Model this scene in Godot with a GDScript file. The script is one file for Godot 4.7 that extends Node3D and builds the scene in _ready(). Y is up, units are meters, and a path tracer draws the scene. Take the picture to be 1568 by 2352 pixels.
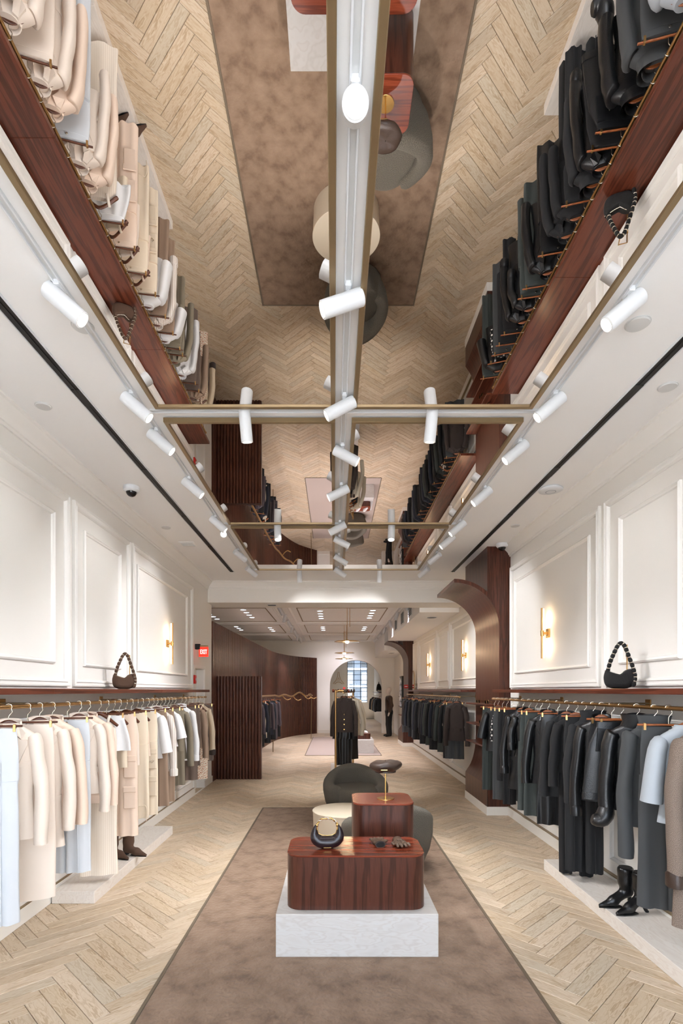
extends Node3D
# Boutique with a mirrored ceiling. y up, metres; the camera looks down -z, so "d" below is depth = -z.

const W := 1568.0
const H := 2352.0
const F := 1222.0
const EYE := 1.7
const CEIL := 3.66
const MIR := 3.62
const XL := -2.28
const XR := 2.40
const RLX := -1.97
const RLY := 1.60
const RRX := 2.08
const RRY := 1.59

var M := {}
var used := {}
var rng := RandomNumberGenerator.new()
var FLAT := -1


# ---------------------------------------------------------------- names, metas
func numbered(called: String) -> String:
	if not used.has(called):
		used[called] = 0
		return called
	used[called] += 1
	return "%s_%03d" % [called, used[called]]


func tag(o: Node, label: String, category: String, group := "", kind := "") -> Node:
	if label:
		o.set_meta("label", label)
	if category:
		o.set_meta("category", category)
	if group:
		o.set_meta("group", group)
	if kind:
		o.set_meta("kind", kind)
	return o


func thing(called: String, label: String, category: String, at := Vector3.ZERO, turn := 0.0, group := "") -> Node3D:
	var o := Node3D.new()
	o.name = numbered(called)
	add_child(o)
	o.position = at
	o.rotation.y = turn
	tag(o, label, category, group)
	return o


func part(called: String, s: SurfaceTool, m: Material, parent: Node, at := Vector3.ZERO) -> MeshInstance3D:
	s.generate_normals()
	return place(called, s.commit(), m, parent, at)


func place(called: String, mesh: Mesh, m: Material, parent: Node, at := Vector3.ZERO) -> MeshInstance3D:
	var o := MeshInstance3D.new()
	o.mesh = mesh
	o.material_override = m
	o.cast_shadow = GeometryInstance3D.SHADOW_CASTING_SETTING_ON
	o.name = numbered(called) if parent == self else called
	parent.add_child(o, true)
	o.position = at
	return o


func mesh_of(s: SurfaceTool) -> ArrayMesh:
	s.generate_normals()
	return s.commit()


func struct(called: String, s: SurfaceTool, m: Material, label := "", parent: Node = self) -> MeshInstance3D:
	var o := part(called, s, m, parent)
	if parent == self:
		tag(o, label, "", "", "structure")
	return o


# ---------------------------------------------------------------- shapes
func S() -> SurfaceTool:
	var s := SurfaceTool.new()
	s.begin(Mesh.PRIMITIVE_TRIANGLES)
	s.set_smooth_group(-1)
	return s


func tri(s: SurfaceTool, a: Vector3, b: Vector3, c: Vector3) -> void:
	s.add_vertex(a)
	s.add_vertex(b)
	s.add_vertex(c)


func quad(s: SurfaceTool, a: Vector3, b: Vector3, c: Vector3, d: Vector3) -> void:
	tri(s, a, b, c)
	tri(s, a, c, d)


func box(s: SurfaceTool, c: Vector3, z: Vector3, bev := 0.0, xf := Transform3D.IDENTITY) -> SurfaceTool:
	s.set_smooth_group(-1)
	var h := z * 0.5
	if bev <= 0.0:
		var q := []
		for i in 8:
			q.append(xf * (c + Vector3(h.x * (1 if i & 1 else -1), h.y * (1 if i & 2 else -1), h.z * (1 if i & 4 else -1))))
		for f in [[0, 2, 3, 1], [4, 5, 7, 6], [0, 1, 5, 4], [2, 6, 7, 3], [0, 4, 6, 2], [1, 3, 7, 5]]:
			quad(s, q[f[0]], q[f[3]], q[f[2]], q[f[1]])
		return s
	var p := func(sx: int, sy: int, sz: int, ax: int) -> Vector3:
		var v := Vector3((h.x - (0.0 if ax == 0 else bev)) * sx, (h.y - (0.0 if ax == 1 else bev)) * sy, (h.z - (0.0 if ax == 2 else bev)) * sz)
		return xf * (c + v)
	for sg in [-1, 1]:
		var a: Array = [p.call(sg, -1, -1, 0), p.call(sg, 1, -1, 0), p.call(sg, 1, 1, 0), p.call(sg, -1, 1, 0)]
		var b: Array = [p.call(-1, sg, -1, 1), p.call(-1, sg, 1, 1), p.call(1, sg, 1, 1), p.call(1, sg, -1, 1)]
		var e: Array = [p.call(-1, -1, sg, 2), p.call(1, -1, sg, 2), p.call(1, 1, sg, 2), p.call(-1, 1, sg, 2)]
		for f in [a, b, e]:
			if sg < 0:
				quad(s, f[0], f[1], f[2], f[3])
			else:
				quad(s, f[0], f[3], f[2], f[1])
	for sa in [-1, 1]:
		for sb in [-1, 1]:
			quad(s, p.call(-1, sa, sb, 1), p.call(1, sa, sb, 1), p.call(1, sa, sb, 2), p.call(-1, sa, sb, 2))
			quad(s, p.call(sa, -1, sb, 0), p.call(sa, 1, sb, 0), p.call(sa, 1, sb, 2), p.call(sa, -1, sb, 2))
			quad(s, p.call(sa, sb, -1, 0), p.call(sa, sb, 1, 0), p.call(sa, sb, 1, 1), p.call(sa, sb, -1, 1))
			for sc in [-1, 1]:
				tri(s, p.call(sa, sb, sc, 0), p.call(sa, sb, sc, 1), p.call(sa, sb, sc, 2))
	return s


# a box given by its limits: x, y and depth d
func bx(s: SurfaceTool, x0: float, x1: float, y0: float, y1: float, d0: float, d1: float, bev := 0.0) -> SurfaceTool:
	return box(s, Vector3((x0 + x1) / 2, (y0 + y1) / 2, -(d0 + d1) / 2), Vector3(x1 - x0, y1 - y0, d1 - d0), bev)


func loft(s: SurfaceTool, rings: Array, closed := true, cap := true, group := 1) -> SurfaceTool:
	s.set_smooth_group(group)
	var n: int = rings[0].size()
	var last := n if closed else n - 1
	for k in rings.size() - 1:
		var a: PackedVector3Array = rings[k]
		var b: PackedVector3Array = rings[k + 1]
		for i in last:
			var j := (i + 1) % n
			quad(s, a[i], a[j], b[j], b[i])
	if cap:
		s.set_smooth_group(-1)
		for e in [0, rings.size() - 1]:
			var r: PackedVector3Array = rings[e]
			var c := Vector3.ZERO
			for v in r:
				c += v
			c /= n
			for i in n:
				if e == 0:
					tri(s, c, r[(i + 1) % n], r[i])
				else:
					tri(s, c, r[i], r[(i + 1) % n])
	return s


# sweep an ellipse along points; rx lies along the side (tangent x up), ry across it
func sweep(s: SurfaceTool, pts: Array, rx, ry, sides := 10, up := Vector3.UP, cap := true, closed := false) -> SurfaceTool:
	var rings := []
	var n := pts.size()
	for i in n:
		var a: Vector3 = pts[(i - 1 + n) % n] if closed else pts[maxi(i - 1, 0)]
		var b: Vector3 = pts[(i + 1) % n] if closed else pts[mini(i + 1, n - 1)]
		var t := (b - a).normalized()
		var side := t.cross(up)
		if side.length() < 0.05:
			side = t.cross(Vector3(0.3, 0.2, 1))
		side = side.normalized()
		var top := side.cross(t).normalized()
		var ax: float = rx[i] if rx is Array else rx
		var ay: float = ry[i] if ry is Array else ry
		var r := PackedVector3Array()
		for k in sides:
			var w := TAU * k / sides
			r.append(pts[i] + side * cos(w) * ax + top * sin(w) * ay)
		rings.append(r)
	if closed:
		rings.append(rings[0])
	return loft(s, rings, true, cap and not closed)


func tube(s: SurfaceTool, pts: Array, r, sides := 8, up := Vector3(0.13, 0.97, 0.21)) -> SurfaceTool:
	return sweep(s, pts, r, r, sides, up)


func lathe(s: SurfaceTool, prof: Array, seg := 24, xf := Transform3D.IDENTITY, hard := true) -> SurfaceTool:
	for i in prof.size() - 1:
		s.set_smooth_group(i + 1 if hard else 1)
		var a: Vector2 = prof[i]
		var b: Vector2 = prof[i + 1]
		for k in seg:
			var w0 := TAU * k / seg
			var w1 := TAU * (k + 1) / seg
			var a0: Vector3 = xf * Vector3(a.x * cos(w0), a.y, a.x * sin(w0))
			var a1: Vector3 = xf * Vector3(a.x * cos(w1), a.y, a.x * sin(w1))
			var b0: Vector3 = xf * Vector3(b.x * cos(w0), b.y, b.x * sin(w0))
			var b1: Vector3 = xf * Vector3(b.x * cos(w1), b.y, b.x * sin(w1))
			if a.x > 1e-6:
				tri(s, a0, b0, a1)
			if b.x > 1e-6:
				tri(s, a1, b0, b1)
	return s


# polygon in the xy plane, from z0 to z1
func prism(s: SurfaceTool, poly: PackedVector2Array, z0: float, z1: float, xf := Transform3D.IDENTITY) -> SurfaceTool:
	var n := poly.size()
	var idx := Geometry2D.triangulate_polygon(poly)
	s.set_smooth_group(-1)
	for k in range(0, idx.size(), 3):
		for z in [z0, z1]:
			var q := [xf * Vector3(poly[idx[k]].x, poly[idx[k]].y, z), xf * Vector3(poly[idx[k + 1]].x, poly[idx[k + 1]].y, z), xf * Vector3(poly[idx[k + 2]].x, poly[idx[k + 2]].y, z)]
			if z == z0:
				tri(s, q[0], q[1], q[2])
			else:
				tri(s, q[0], q[2], q[1])
	var g := 10
	for i in n:
		var p0 := poly[(i - 1 + n) % n]
		var p1 := poly[i]
		var p2 := poly[(i + 1) % n]
		if absf((p1 - p0).angle_to(p2 - p1)) > 0.5:
			g += 1
		s.set_smooth_group(g)
		quad(s, xf * Vector3(p1.x, p1.y, z0), xf * Vector3(p2.x, p2.y, z0), xf * Vector3(p2.x, p2.y, z1), xf * Vector3(p1.x, p1.y, z1))
	return s


func rrect(w: float, h: float, r: float, seg := 6) -> PackedVector2Array:
	var p := PackedVector2Array()
	for q in 4:
		var c := Vector2((w / 2 - r) * [1, -1, -1, 1][q], (h / 2 - r) * [1, 1, -1, -1][q])
		for k in seg + 1:
			var a := PI / 2 * (q + float(k) / seg)
			p.append(c + Vector2(cos(a), sin(a)) * r)
	return p


# flat shape with rounded rim: outline scaled over levels of z
func pillow(s: SurfaceTool, poly: PackedVector2Array, t: float, xf := Transform3D.IDENTITY, levels := 5, power := 2.4) -> SurfaceTool:
	var c := Vector2.ZERO
	for p in poly:
		c += p
	c /= poly.size()
	var rings := []
	for k in range(-levels, levels + 1):
		var z := t * sin(PI / 2 * k / levels)
		var f := pow(maxf(0.0, 1.0 - pow(absf(z / t), power)), 1.0 / power)
		f = lerpf(0.55, 1.0, f)
		var r := PackedVector3Array()
		for p in poly:
			var v := c + (p - c) * f
			r.append(xf * Vector3(v.x, v.y, z))
		rings.append(r)
	return loft(s, rings)


# a mitred moulding round a rectangle (u0..u1, v0..v1); profile = [inset, height] pairs
func mould(s: SurfaceTool, u0: float, u1: float, v0: float, v1: float, prof: Array, xf: Transform3D) -> SurfaceTool:
	s.set_smooth_group(-1)
	var loops := []
	for p in prof:
		var t: float = p[0]
		loops.append([xf * Vector3(u0 + t, v0 + t, p[1]), xf * Vector3(u1 - t, v0 + t, p[1]), xf * Vector3(u1 - t, v1 - t, p[1]), xf * Vector3(u0 + t, v1 - t, p[1])])
	for k in loops.size() - 1:
		for i in 4:
			var j := (i + 1) % 4
			quad(s, loops[k][i], loops[k][j], loops[k + 1][j], loops[k + 1][i])
	return s


func arc(cx: float, cy: float, rx: float, ry: float, a0: float, a1: float, n: int) -> Array:
	var p := []
	for i in n + 1:
		var a := deg_to_rad(lerpf(a0, a1, float(i) / n))
		p.append(Vector2(cx + cos(a) * rx, cy + sin(a) * ry))
	return p


func smooth_path(pts: Array, per := 6) -> Array:
	var out := []
	for i in pts.size() - 1:
		var a = pts[maxi(i - 1, 0)]
		var b = pts[i]
		var c = pts[i + 1]
		var d = pts[mini(i + 2, pts.size() - 1)]
		for k in per:
			out.append(b.cubic_interpolate(c, a, d, float(k) / per))
	out.append(pts[-1])
	return out


# smooth union of tapered capsules [a, ra, b, rb] meshed as surface nets; cut = planes [n, c] that keep n.p < c
func blob(s: SurfaceTool, bones: Array, cell: float, k: float, cuts := [], squash := Vector3.ONE) -> SurfaceTool:
	var lo := Vector3.INF
	var hi := -Vector3.INF
	for b in bones:
		for e in [0, 2]:
			lo = lo.min(b[e] - Vector3.ONE * (b[e + 1] + k))
			hi = hi.max(b[e] + Vector3.ONE * (b[e + 1] + k))
	lo -= Vector3.ONE * cell * 1.5
	hi += Vector3.ONE * cell * 1.5
	var n := Vector3i(((hi - lo) / cell).ceil()) + Vector3i.ONE
	var f := PackedFloat32Array()
	f.resize(n.x * n.y * n.z)
	var q := 0
	for z in n.z:
		for y in n.y:
			for x in n.x:
				var p := lo + Vector3(x, y, z) * cell
				var v := 1.0
				for b in bones:
					var a: Vector3 = b[0]
					var ba: Vector3 = b[2] - a
					var t := clampf((p - a).dot(ba) / maxf(ba.length_squared(), 1e-9), 0.0, 1.0)
					var d := (p - a - ba * t).length() - lerpf(b[1], b[3], t)
					var h := maxf(k - absf(v - d), 0.0) / k
					v = minf(v, d) - h * h * k * 0.25
				for c in cuts:
					v = maxf(v, c[0].dot(p) - c[1])
				f[q] = v
				q += 1
	var sx := 1
	var sy := n.x
	var sz := n.x * n.y
	var at := PackedVector3Array()
	at.resize(f.size())
	s.set_smooth_group(1)
	for z in n.z - 1:
		for y in n.y - 1:
			for x in n.x - 1:
				var o := x + y * sy + z * sz
				var sum := Vector3.ZERO
				var cnt := 0
				for ed in [[0, 1], [2, 3], [4, 5], [6, 7], [0, 2], [1, 3], [4, 6], [5, 7], [0, 4], [1, 5], [2, 6], [3, 7]]:
					var i0: int = ed[0]
					var i1: int = ed[1]
					var a := f[o + (i0 & 1) + ((i0 >> 1) & 1) * sy + (i0 >> 2) * sz]
					var b := f[o + (i1 & 1) + ((i1 >> 1) & 1) * sy + (i1 >> 2) * sz]
					if (a < 0.0) != (b < 0.0):
						var pa := Vector3(i0 & 1, (i0 >> 1) & 1, i0 >> 2)
						var pb := Vector3(i1 & 1, (i1 >> 1) & 1, i1 >> 2)
						sum += pa.lerp(pb, a / (a - b))
						cnt += 1
				if cnt:
					at[o] = (lo + (Vector3(x, y, z) + sum / cnt) * cell) * squash
	for z in range(1, n.z - 1):
		for y in range(1, n.y - 1):
			for x in range(1, n.x - 1):
				var o := x + y * sy + z * sz
				var inside := f[o] < 0.0
				for e in [[sx, sy, sz], [sy, sz, sx], [sz, sx, sy]]:
					if (f[o + e[0]] < 0.0) != inside:
						var b: int = e[1]
						var c: int = e[2]
						if inside:
							quad(s, at[o], at[o - c], at[o - b - c], at[o - b])
						else:
							quad(s, at[o], at[o - b], at[o - b - c], at[o - c])
	return s


# ---------------------------------------------------------------- materials
func noise_image(freq: float, octaves: int, size := 512, kind := FastNoiseLite.TYPE_SIMPLEX_SMOOTH, sd := 1) -> Image:
	var n := FastNoiseLite.new()
	n.seed = sd
	n.noise_type = kind
	n.frequency = freq
	n.fractal_type = FastNoiseLite.FRACTAL_FBM
	n.fractal_octaves = octaves
	return n.get_seamless_image(size, size)


func ramp(img: Image, stops: Array, rings := 0.0) -> ImageTexture:
	var g := Gradient.new()
	g.offsets = PackedFloat32Array(stops.map(func(a): return a[0]))
	g.colors = PackedColorArray(stops.map(func(a): return a[1]))
	var lut := []
	for i in 256:
		var v := i / 255.0
		if rings > 0.0:
			v = clampf(0.5 + 0.5 * sin(v * rings) * 0.55 + (v - 0.5) * 0.9, 0.0, 1.0)
		lut.append(g.sample(v))
	var out := Image.create(img.get_width(), img.get_height(), true, Image.FORMAT_RGB8)
	for y in img.get_height():
		for x in img.get_width():
			out.set_pixel(x, y, lut[int(img.get_pixel(x, y).r * 255.0)])
	return ImageTexture.create_from_image(out)


func tex(img: Image) -> ImageTexture:
	return ImageTexture.create_from_image(img)


func c8(r: int, g: int, b: int) -> Color:
	return Color8(r, g, b)


func mat(called: String, color: Color, rough := 0.6, metal := 0.0, map: Texture2D = null, scale := Vector3.ONE, world := true) -> StandardMaterial3D:
	var m := StandardMaterial3D.new()
	m.resource_name = called
	m.albedo_color = color
	m.roughness = rough
	m.metallic = metal
	m.uv1_triplanar = true
	m.uv1_world_triplanar = world
	m.uv1_scale = scale
	m.uv1_triplanar_sharpness = 6.0
	if map:
		m.albedo_texture = map
	M[called] = m
	return m


func bump(m: StandardMaterial3D, map: Texture2D, cm: float) -> StandardMaterial3D:
	m.heightmap_enabled = true
	m.heightmap_texture = map
	m.heightmap_scale = cm
	return m


func sheen(m: StandardMaterial3D, amount: float) -> StandardMaterial3D:
	m.rim_enabled = true
	m.rim = amount
	m.rim_tint = 0.5
	return m


func glow(called: String, color: Color, energy: float) -> StandardMaterial3D:
	var m := mat(called, color, 0.5)
	m.emission_enabled = true
	m.emission = color
	m.emission_energy_multiplier = energy
	return m


func dots_image(ground: Color, dot: Color) -> ImageTexture:
	var im := Image.create(64, 64, false, Image.FORMAT_RGB8)
	for y in 64:
		for x in 64:
			var on := false
			for c in [Vector2(16, 16), Vector2(48, 48)]:
				on = on or (Vector2(x, y) - c).length() < 10.5
			im.set_pixel(x, y, dot if on else ground)
	return tex(im)


func make_materials() -> void:
	var fine := noise_image(0.06, 3, 256, FastNoiseLite.TYPE_SIMPLEX, 3)
	var grain_src := noise_image(0.006, 4, 512, FastNoiseLite.TYPE_SIMPLEX_SMOOTH, 11)
	var soft := noise_image(0.008, 5, 512, FastNoiseLite.TYPE_SIMPLEX_SMOOTH, 21)
	var finet := tex(fine)
	var woodt := ramp(grain_src, [[0.0, c8(170, 156, 148)], [0.35, c8(214, 204, 196)], [0.65, c8(255, 250, 244)], [1.0, c8(226, 212, 200)]], 13.0)
	var oakt := ramp(grain_src, [[0.0, c8(222, 210, 194)], [0.3, c8(240, 232, 222)], [0.6, c8(255, 253, 250)], [1.0, c8(244, 237, 228)]], 22.0)
	# plaster and paint
	mat("wall", c8(240, 236, 229), 0.75)
	mat("ceiling", c8(246, 245, 243), 0.8)
	mat("trim", c8(243, 240, 234), 0.55)
	mat("white_metal", c8(224, 226, 228), 0.45)
	mat("base", c8(236, 231, 222), 0.5)
	mat("black", c8(22, 21, 20), 0.6)
	mat("grey_plastic", c8(214, 214, 212), 0.5)
	mat("dark_glass", c8(14, 14, 16), 0.06)
	mat("subfloor", c8(56, 41, 32), 0.9)
	# metals
	mat("brass", c8(196, 158, 104), 0.3, 1.0)
	mat("bronze", c8(150, 129, 98), 0.42, 0.7)
	mat("gold", c8(232, 190, 120), 0.18, 1.0)
	mat("nickel", c8(216, 208, 192), 0.22, 1.0)
	mat("mirror", c8(230, 225, 220), 0.0, 1.0)
	# walnut by direction of the grain
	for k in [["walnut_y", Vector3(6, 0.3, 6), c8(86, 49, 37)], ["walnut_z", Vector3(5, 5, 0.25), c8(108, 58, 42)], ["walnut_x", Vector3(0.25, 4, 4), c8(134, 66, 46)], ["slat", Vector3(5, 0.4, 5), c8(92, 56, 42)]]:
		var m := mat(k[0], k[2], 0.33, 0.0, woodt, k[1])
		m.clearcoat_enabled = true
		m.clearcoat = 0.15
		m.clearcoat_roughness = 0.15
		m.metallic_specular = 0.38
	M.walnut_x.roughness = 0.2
	M.slat.clearcoat = 0.1
	mat("hanger_dark", c8(104, 60, 36), 0.35, 0.0, woodt, Vector3(2, 14, 14), false)
	mat("hanger_light", c8(176, 106, 60), 0.35, 0.0, woodt, Vector3(2, 14, 14), false)
	# oak planks, length along local x
	var oak := [c8(211, 194, 171), c8(203, 185, 161), c8(217, 200, 178), c8(198, 182, 160), c8(207, 189, 164), c8(203, 190, 170)]
	for i in 6:
		var m := mat("oak_%d" % i, oak[i], 0.5, 0.0, oakt, Vector3(0.9, 6, 6), false)
		m.uv1_offset = Vector3(0.37 * i, 0.2 * i, 0.61 * i)
		bump(m, oakt, 0.03)
	# rug: cropped pile with cloudy marks of wear
	var rugt := ramp(soft, [[0.0, c8(164, 144, 128)], [0.3, c8(194, 174, 156)], [0.5, c8(208, 189, 171)], [0.75, c8(216, 197, 180)], [1.0, c8(224, 207, 191)]])
	var rug := mat("rug", c8(174, 159, 145), 0.95, 0.0, rugt, Vector3.ONE * 1.2)
	bump(rug, finet, 0.5)
	sheen(rug, 0.4)
	mat("rug_pale", c8(176, 160, 150), 0.95)
	mat("rug_edge", c8(112, 98, 80), 0.6)
	# cast stone with drifting streaks
	var st := ramp(grain_src, [[0.0, c8(240, 236, 233)], [0.36, c8(249, 247, 245)], [0.43, c8(240, 235, 231)], [0.5, c8(250, 248, 246)], [0.58, c8(251, 250, 249)], [0.63, c8(243, 238, 234)], [0.7, c8(250, 248, 246)], [1.0, c8(244, 240, 236)]])
	mat("stone", c8(210, 208, 205), 0.4, 0.0, st, Vector3(0.8, 2.6, 0.8))
	mat("stone_lying", c8(236, 230, 222), 0.4, 0.0, st, Vector3(2.4, 2.4, 0.6))
	mat("table", c8(226, 212, 188), 0.6)
	var boucle := mat("boucle", c8(140, 134, 122), 1.0, 0.0, ramp(fine, [[0.2, c8(150, 146, 138)], [0.5, c8(205, 200, 190)], [0.8, c8(245, 240, 232)]]), Vector3.ONE * 8.0, false)
	bump(boucle, finet, 1.1)
	sheen(boucle, 0.5)
	# cloths
	var weave := tex(noise_image(0.25, 2, 256, FastNoiseLite.TYPE_SIMPLEX, 5))
	for k in [["ivory", 236, 221, 206], ["cool_white", 208, 212, 216], ["cream", 230, 214, 190], ["blush", 234, 211, 191], ["bright_white", 234, 233, 232], ["taupe", 150, 126, 106], ["olive", 128, 118, 100], ["brown_wool", 104, 88, 78], ["beige", 196, 178, 152], ["black_wool", 26, 27, 29], ["black_cotton", 20, 20, 22], ["charcoal", 66, 68, 69], ["slate_green", 58, 64, 62], ["pale_grey", 172, 179, 185], ["navy", 30, 34, 44], ["dark_brown", 52, 42, 38], ["plum_grey", 78, 68, 72], ["ecru", 228, 218, 198], ["blue_grey", 120, 132, 140]]:
		var m := mat(k[0], c8(k[1], k[2], k[3]), 0.9)
		m.uv1_world_triplanar = false
		m.uv1_scale = Vector3.ONE * 9.0
		bump(m, weave, 0.04)
		sheen(m, 0.25)
	for k in [["black_leather", 24, 25, 27, 0.34], ["brown_leather", 58, 43, 34, 0.42], ["bag_leather", 36, 26, 30, 0.25], ["glove_leather", 92, 72, 56, 0.5], ["suede", 84, 62, 48, 0.95], ["black_suede", 28, 27, 27, 0.95], ["boot_black", 20, 20, 21, 0.28]]:
		var m := mat(k[0], c8(k[1], k[2], k[3]), k[4])
		m.uv1_world_triplanar = false
		m.uv1_scale = Vector3.ONE * 5.0
		bump(m, finet, 0.05)
	var tweedt := ramp(noise_image(0.2, 3, 256, FastNoiseLite.TYPE_SIMPLEX, 9), [[0.25, c8(70, 60, 54)], [0.5, c8(150, 138, 128)], [0.8, c8(225, 214, 204)]])
	mat("tweed", c8(210, 200, 192), 0.95, 0.0, tweedt, Vector3.ONE * 6.0, false)
	mat("tweed_dark", c8(130, 134, 140), 0.95, 0.0, tweedt, Vector3.ONE * 6.0, false)
	mat("dots_dark", Color.WHITE, 0.8, 0.0, dots_image(c8(24, 24, 26), c8(235, 230, 224)), Vector3.ONE * 14.0, false)
	mat("dots_pale", Color.WHITE, 0.8, 0.0, dots_image(c8(226, 216, 204), c8(40, 36, 36)), Vector3.ONE * 14.0, false)
	var stripe := Image.create(32, 8, false, Image.FORMAT_RGB8)
	stripe.fill(c8(240, 234, 226))
	stripe.fill_rect(Rect2i(0, 0, 9, 8), c8(176, 150, 128))
	mat("striped", Color.WHITE, 0.85, 0.0, tex(stripe), Vector3.ONE * 55.0, false)
	var rib := Image.create(32, 8, false, Image.FORMAT_RGB8)
	rib.fill(c8(240, 228, 212))
	rib.fill_rect(Rect2i(0, 0, 14, 8), c8(228, 214, 196))
	mat("ribbed", Color.WHITE, 0.9, 0.0, tex(rib), Vector3.ONE * 70.0, false)
	var fl := ramp(noise_image(0.05, 2, 256, FastNoiseLite.TYPE_CELLULAR, 8), [[0.0, c8(70, 60, 50)], [0.3, c8(176, 96, 60)], [0.42, c8(226, 214, 192)], [0.7, c8(232, 222, 204)], [0.85, c8(120, 124, 92)], [1.0, c8(60, 62, 60)]])
	mat("floral", Color.WHITE, 0.85, 0.0, fl, Vector3.ONE * 5.0, false)
	mat("inside_shade", c8(30, 26, 24), 0.9)  # dark tone standing for the shade inside boots and glove cuffs
	mat("red", c8(206, 26, 22), 0.4)
	mat("skin_white", c8(214, 204, 198), 0.5)
	mat("pavement", c8(206, 202, 196), 0.9)
	mat("facade", c8(92, 100, 108), 0.7)
	glow("lens", c8(255, 246, 232), 9.0)
	glow("lens_cool", c8(240, 246, 255), 6.0)
	glow("tube_light", c8(255, 232, 200), 4.0)
	glow("exit_glow", c8(255, 40, 24), 1.6)
	glow("sign_white", c8(255, 240, 236), 0.9)
	var gl := mat("glass", Color(0.9, 0.95, 0.97, 0.06), 0.02)
	gl.transparency = BaseMaterial3D.TRANSPARENCY_ALPHA


# ---------------------------------------------------------------- build
func _ready() -> void:
	rng.seed = 20240607
	var cam := Camera3D.new()
	cam.name = "camera"
	cam.projection = Camera3D.PROJECTION_FRUSTUM
	cam.near = 0.05
	cam.far = 120.0
	cam.size = cam.near * H / F
	cam.frustum_offset = Vector2((W / 2 - 767.0) / F, (1586.0 - H / 2) / F) * cam.near
	cam.position = Vector3(0, EYE, 0)
	add_child(cam)
	cam.current = true
	var env := Environment.new()
	env.background_mode = Environment.BG_SKY
	var sky := ProceduralSkyMaterial.new()
	sky.sky_top_color = c8(200, 216, 238)
	sky.sky_horizon_color = c8(232, 238, 244)
	sky.ground_bottom_color = c8(150, 150, 150)
	sky.ground_horizon_color = c8(190, 192, 194)
	sky.sky_energy_multiplier = SKY_E
	sky.ground_energy_multiplier = SKY_E
	env.sky = Sky.new()
	env.sky.sky_material = sky
	env.tonemap_mode = Environment.TONE_MAPPER_LINEAR
	env.tonemap_exposure = EXPOSURE
	env.sdfgi_enabled = true
	env.ssao_enabled = true
	env.ssil_enabled = true
	var we := WorldEnvironment.new()
	we.environment = env
	we.name = "world_environment"
	add_child(we)
	var sun := DirectionalLight3D.new()
	sun.name = "sun"
	sun.light_energy = SUN_E
	sun.light_color = Color(0.97, 0.98, 1.0)
	sun.light_angular_distance = 0.6
	sun.shadow_enabled = true
	add_child(sun)
	sun.rotation_degrees = Vector3(-62, 172, 0)
	make_materials()
	build_floor()
	build_walls()
	build_back_shell()
	build_ceiling()
	build_lights()
	build_fixtures()
	build_centre()
	build_wall_rails()
	build_back_room()


const ORD := ["first", "second", "third", "fourth", "fifth", "sixth", "seventh", "eighth", "ninth", "tenth", "eleventh", "twelfth", "thirteenth", "fourteenth", "fifteenth", "sixteenth", "seventeenth", "eighteenth", "nineteenth", "twentieth", "twenty-first", "twenty-second", "twenty-third", "twenty-fourth", "twenty-fifth", "twenty-sixth", "twenty-seventh", "twenty-eighth"]
const SKY_E := 2.55
const SUN_E := 12.0
const EXPOSURE := 1.14
const WARM := Color(0.97, 0.97, 0.985)
const COOL := Color(0.97, 0.955, 1.0)


func plank_into(s: SurfaceTool, xf: Transform3D, length: float, width: float, uv: Vector2) -> void:
	var g := 0.0016
	var b := 0.0022
	var hx := length / 2 - g
	var hz := width / 2 - g
	var top := [Vector3(-hx + b, 0, -hz + b), Vector3(hx - b, 0, -hz + b), Vector3(hx - b, 0, hz - b), Vector3(-hx + b, 0, hz - b)]
	var rim := [Vector3(-hx, -b, -hz), Vector3(hx, -b, -hz), Vector3(hx, -b, hz), Vector3(-hx, -b, hz)]
	var low := []
	for r in rim:
		low.append(r + Vector3(0, -0.012, 0))
	var faces := [[top[0], top[1], top[2], top[3]]]
	for i in 4:
		var j := (i + 1) % 4
		faces.append([rim[i], rim[j], top[j], top[i]])
		faces.append([low[i], low[j], rim[j], rim[i]])
	s.set_smooth_group(-1)
	for f in faces:
		for k in [0, 1, 2, 0, 2, 3]:
			s.set_uv(uv + Vector2(f[k].x * 0.9, f[k].z * 6.0))
			s.add_vertex(xf * f[k])


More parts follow.
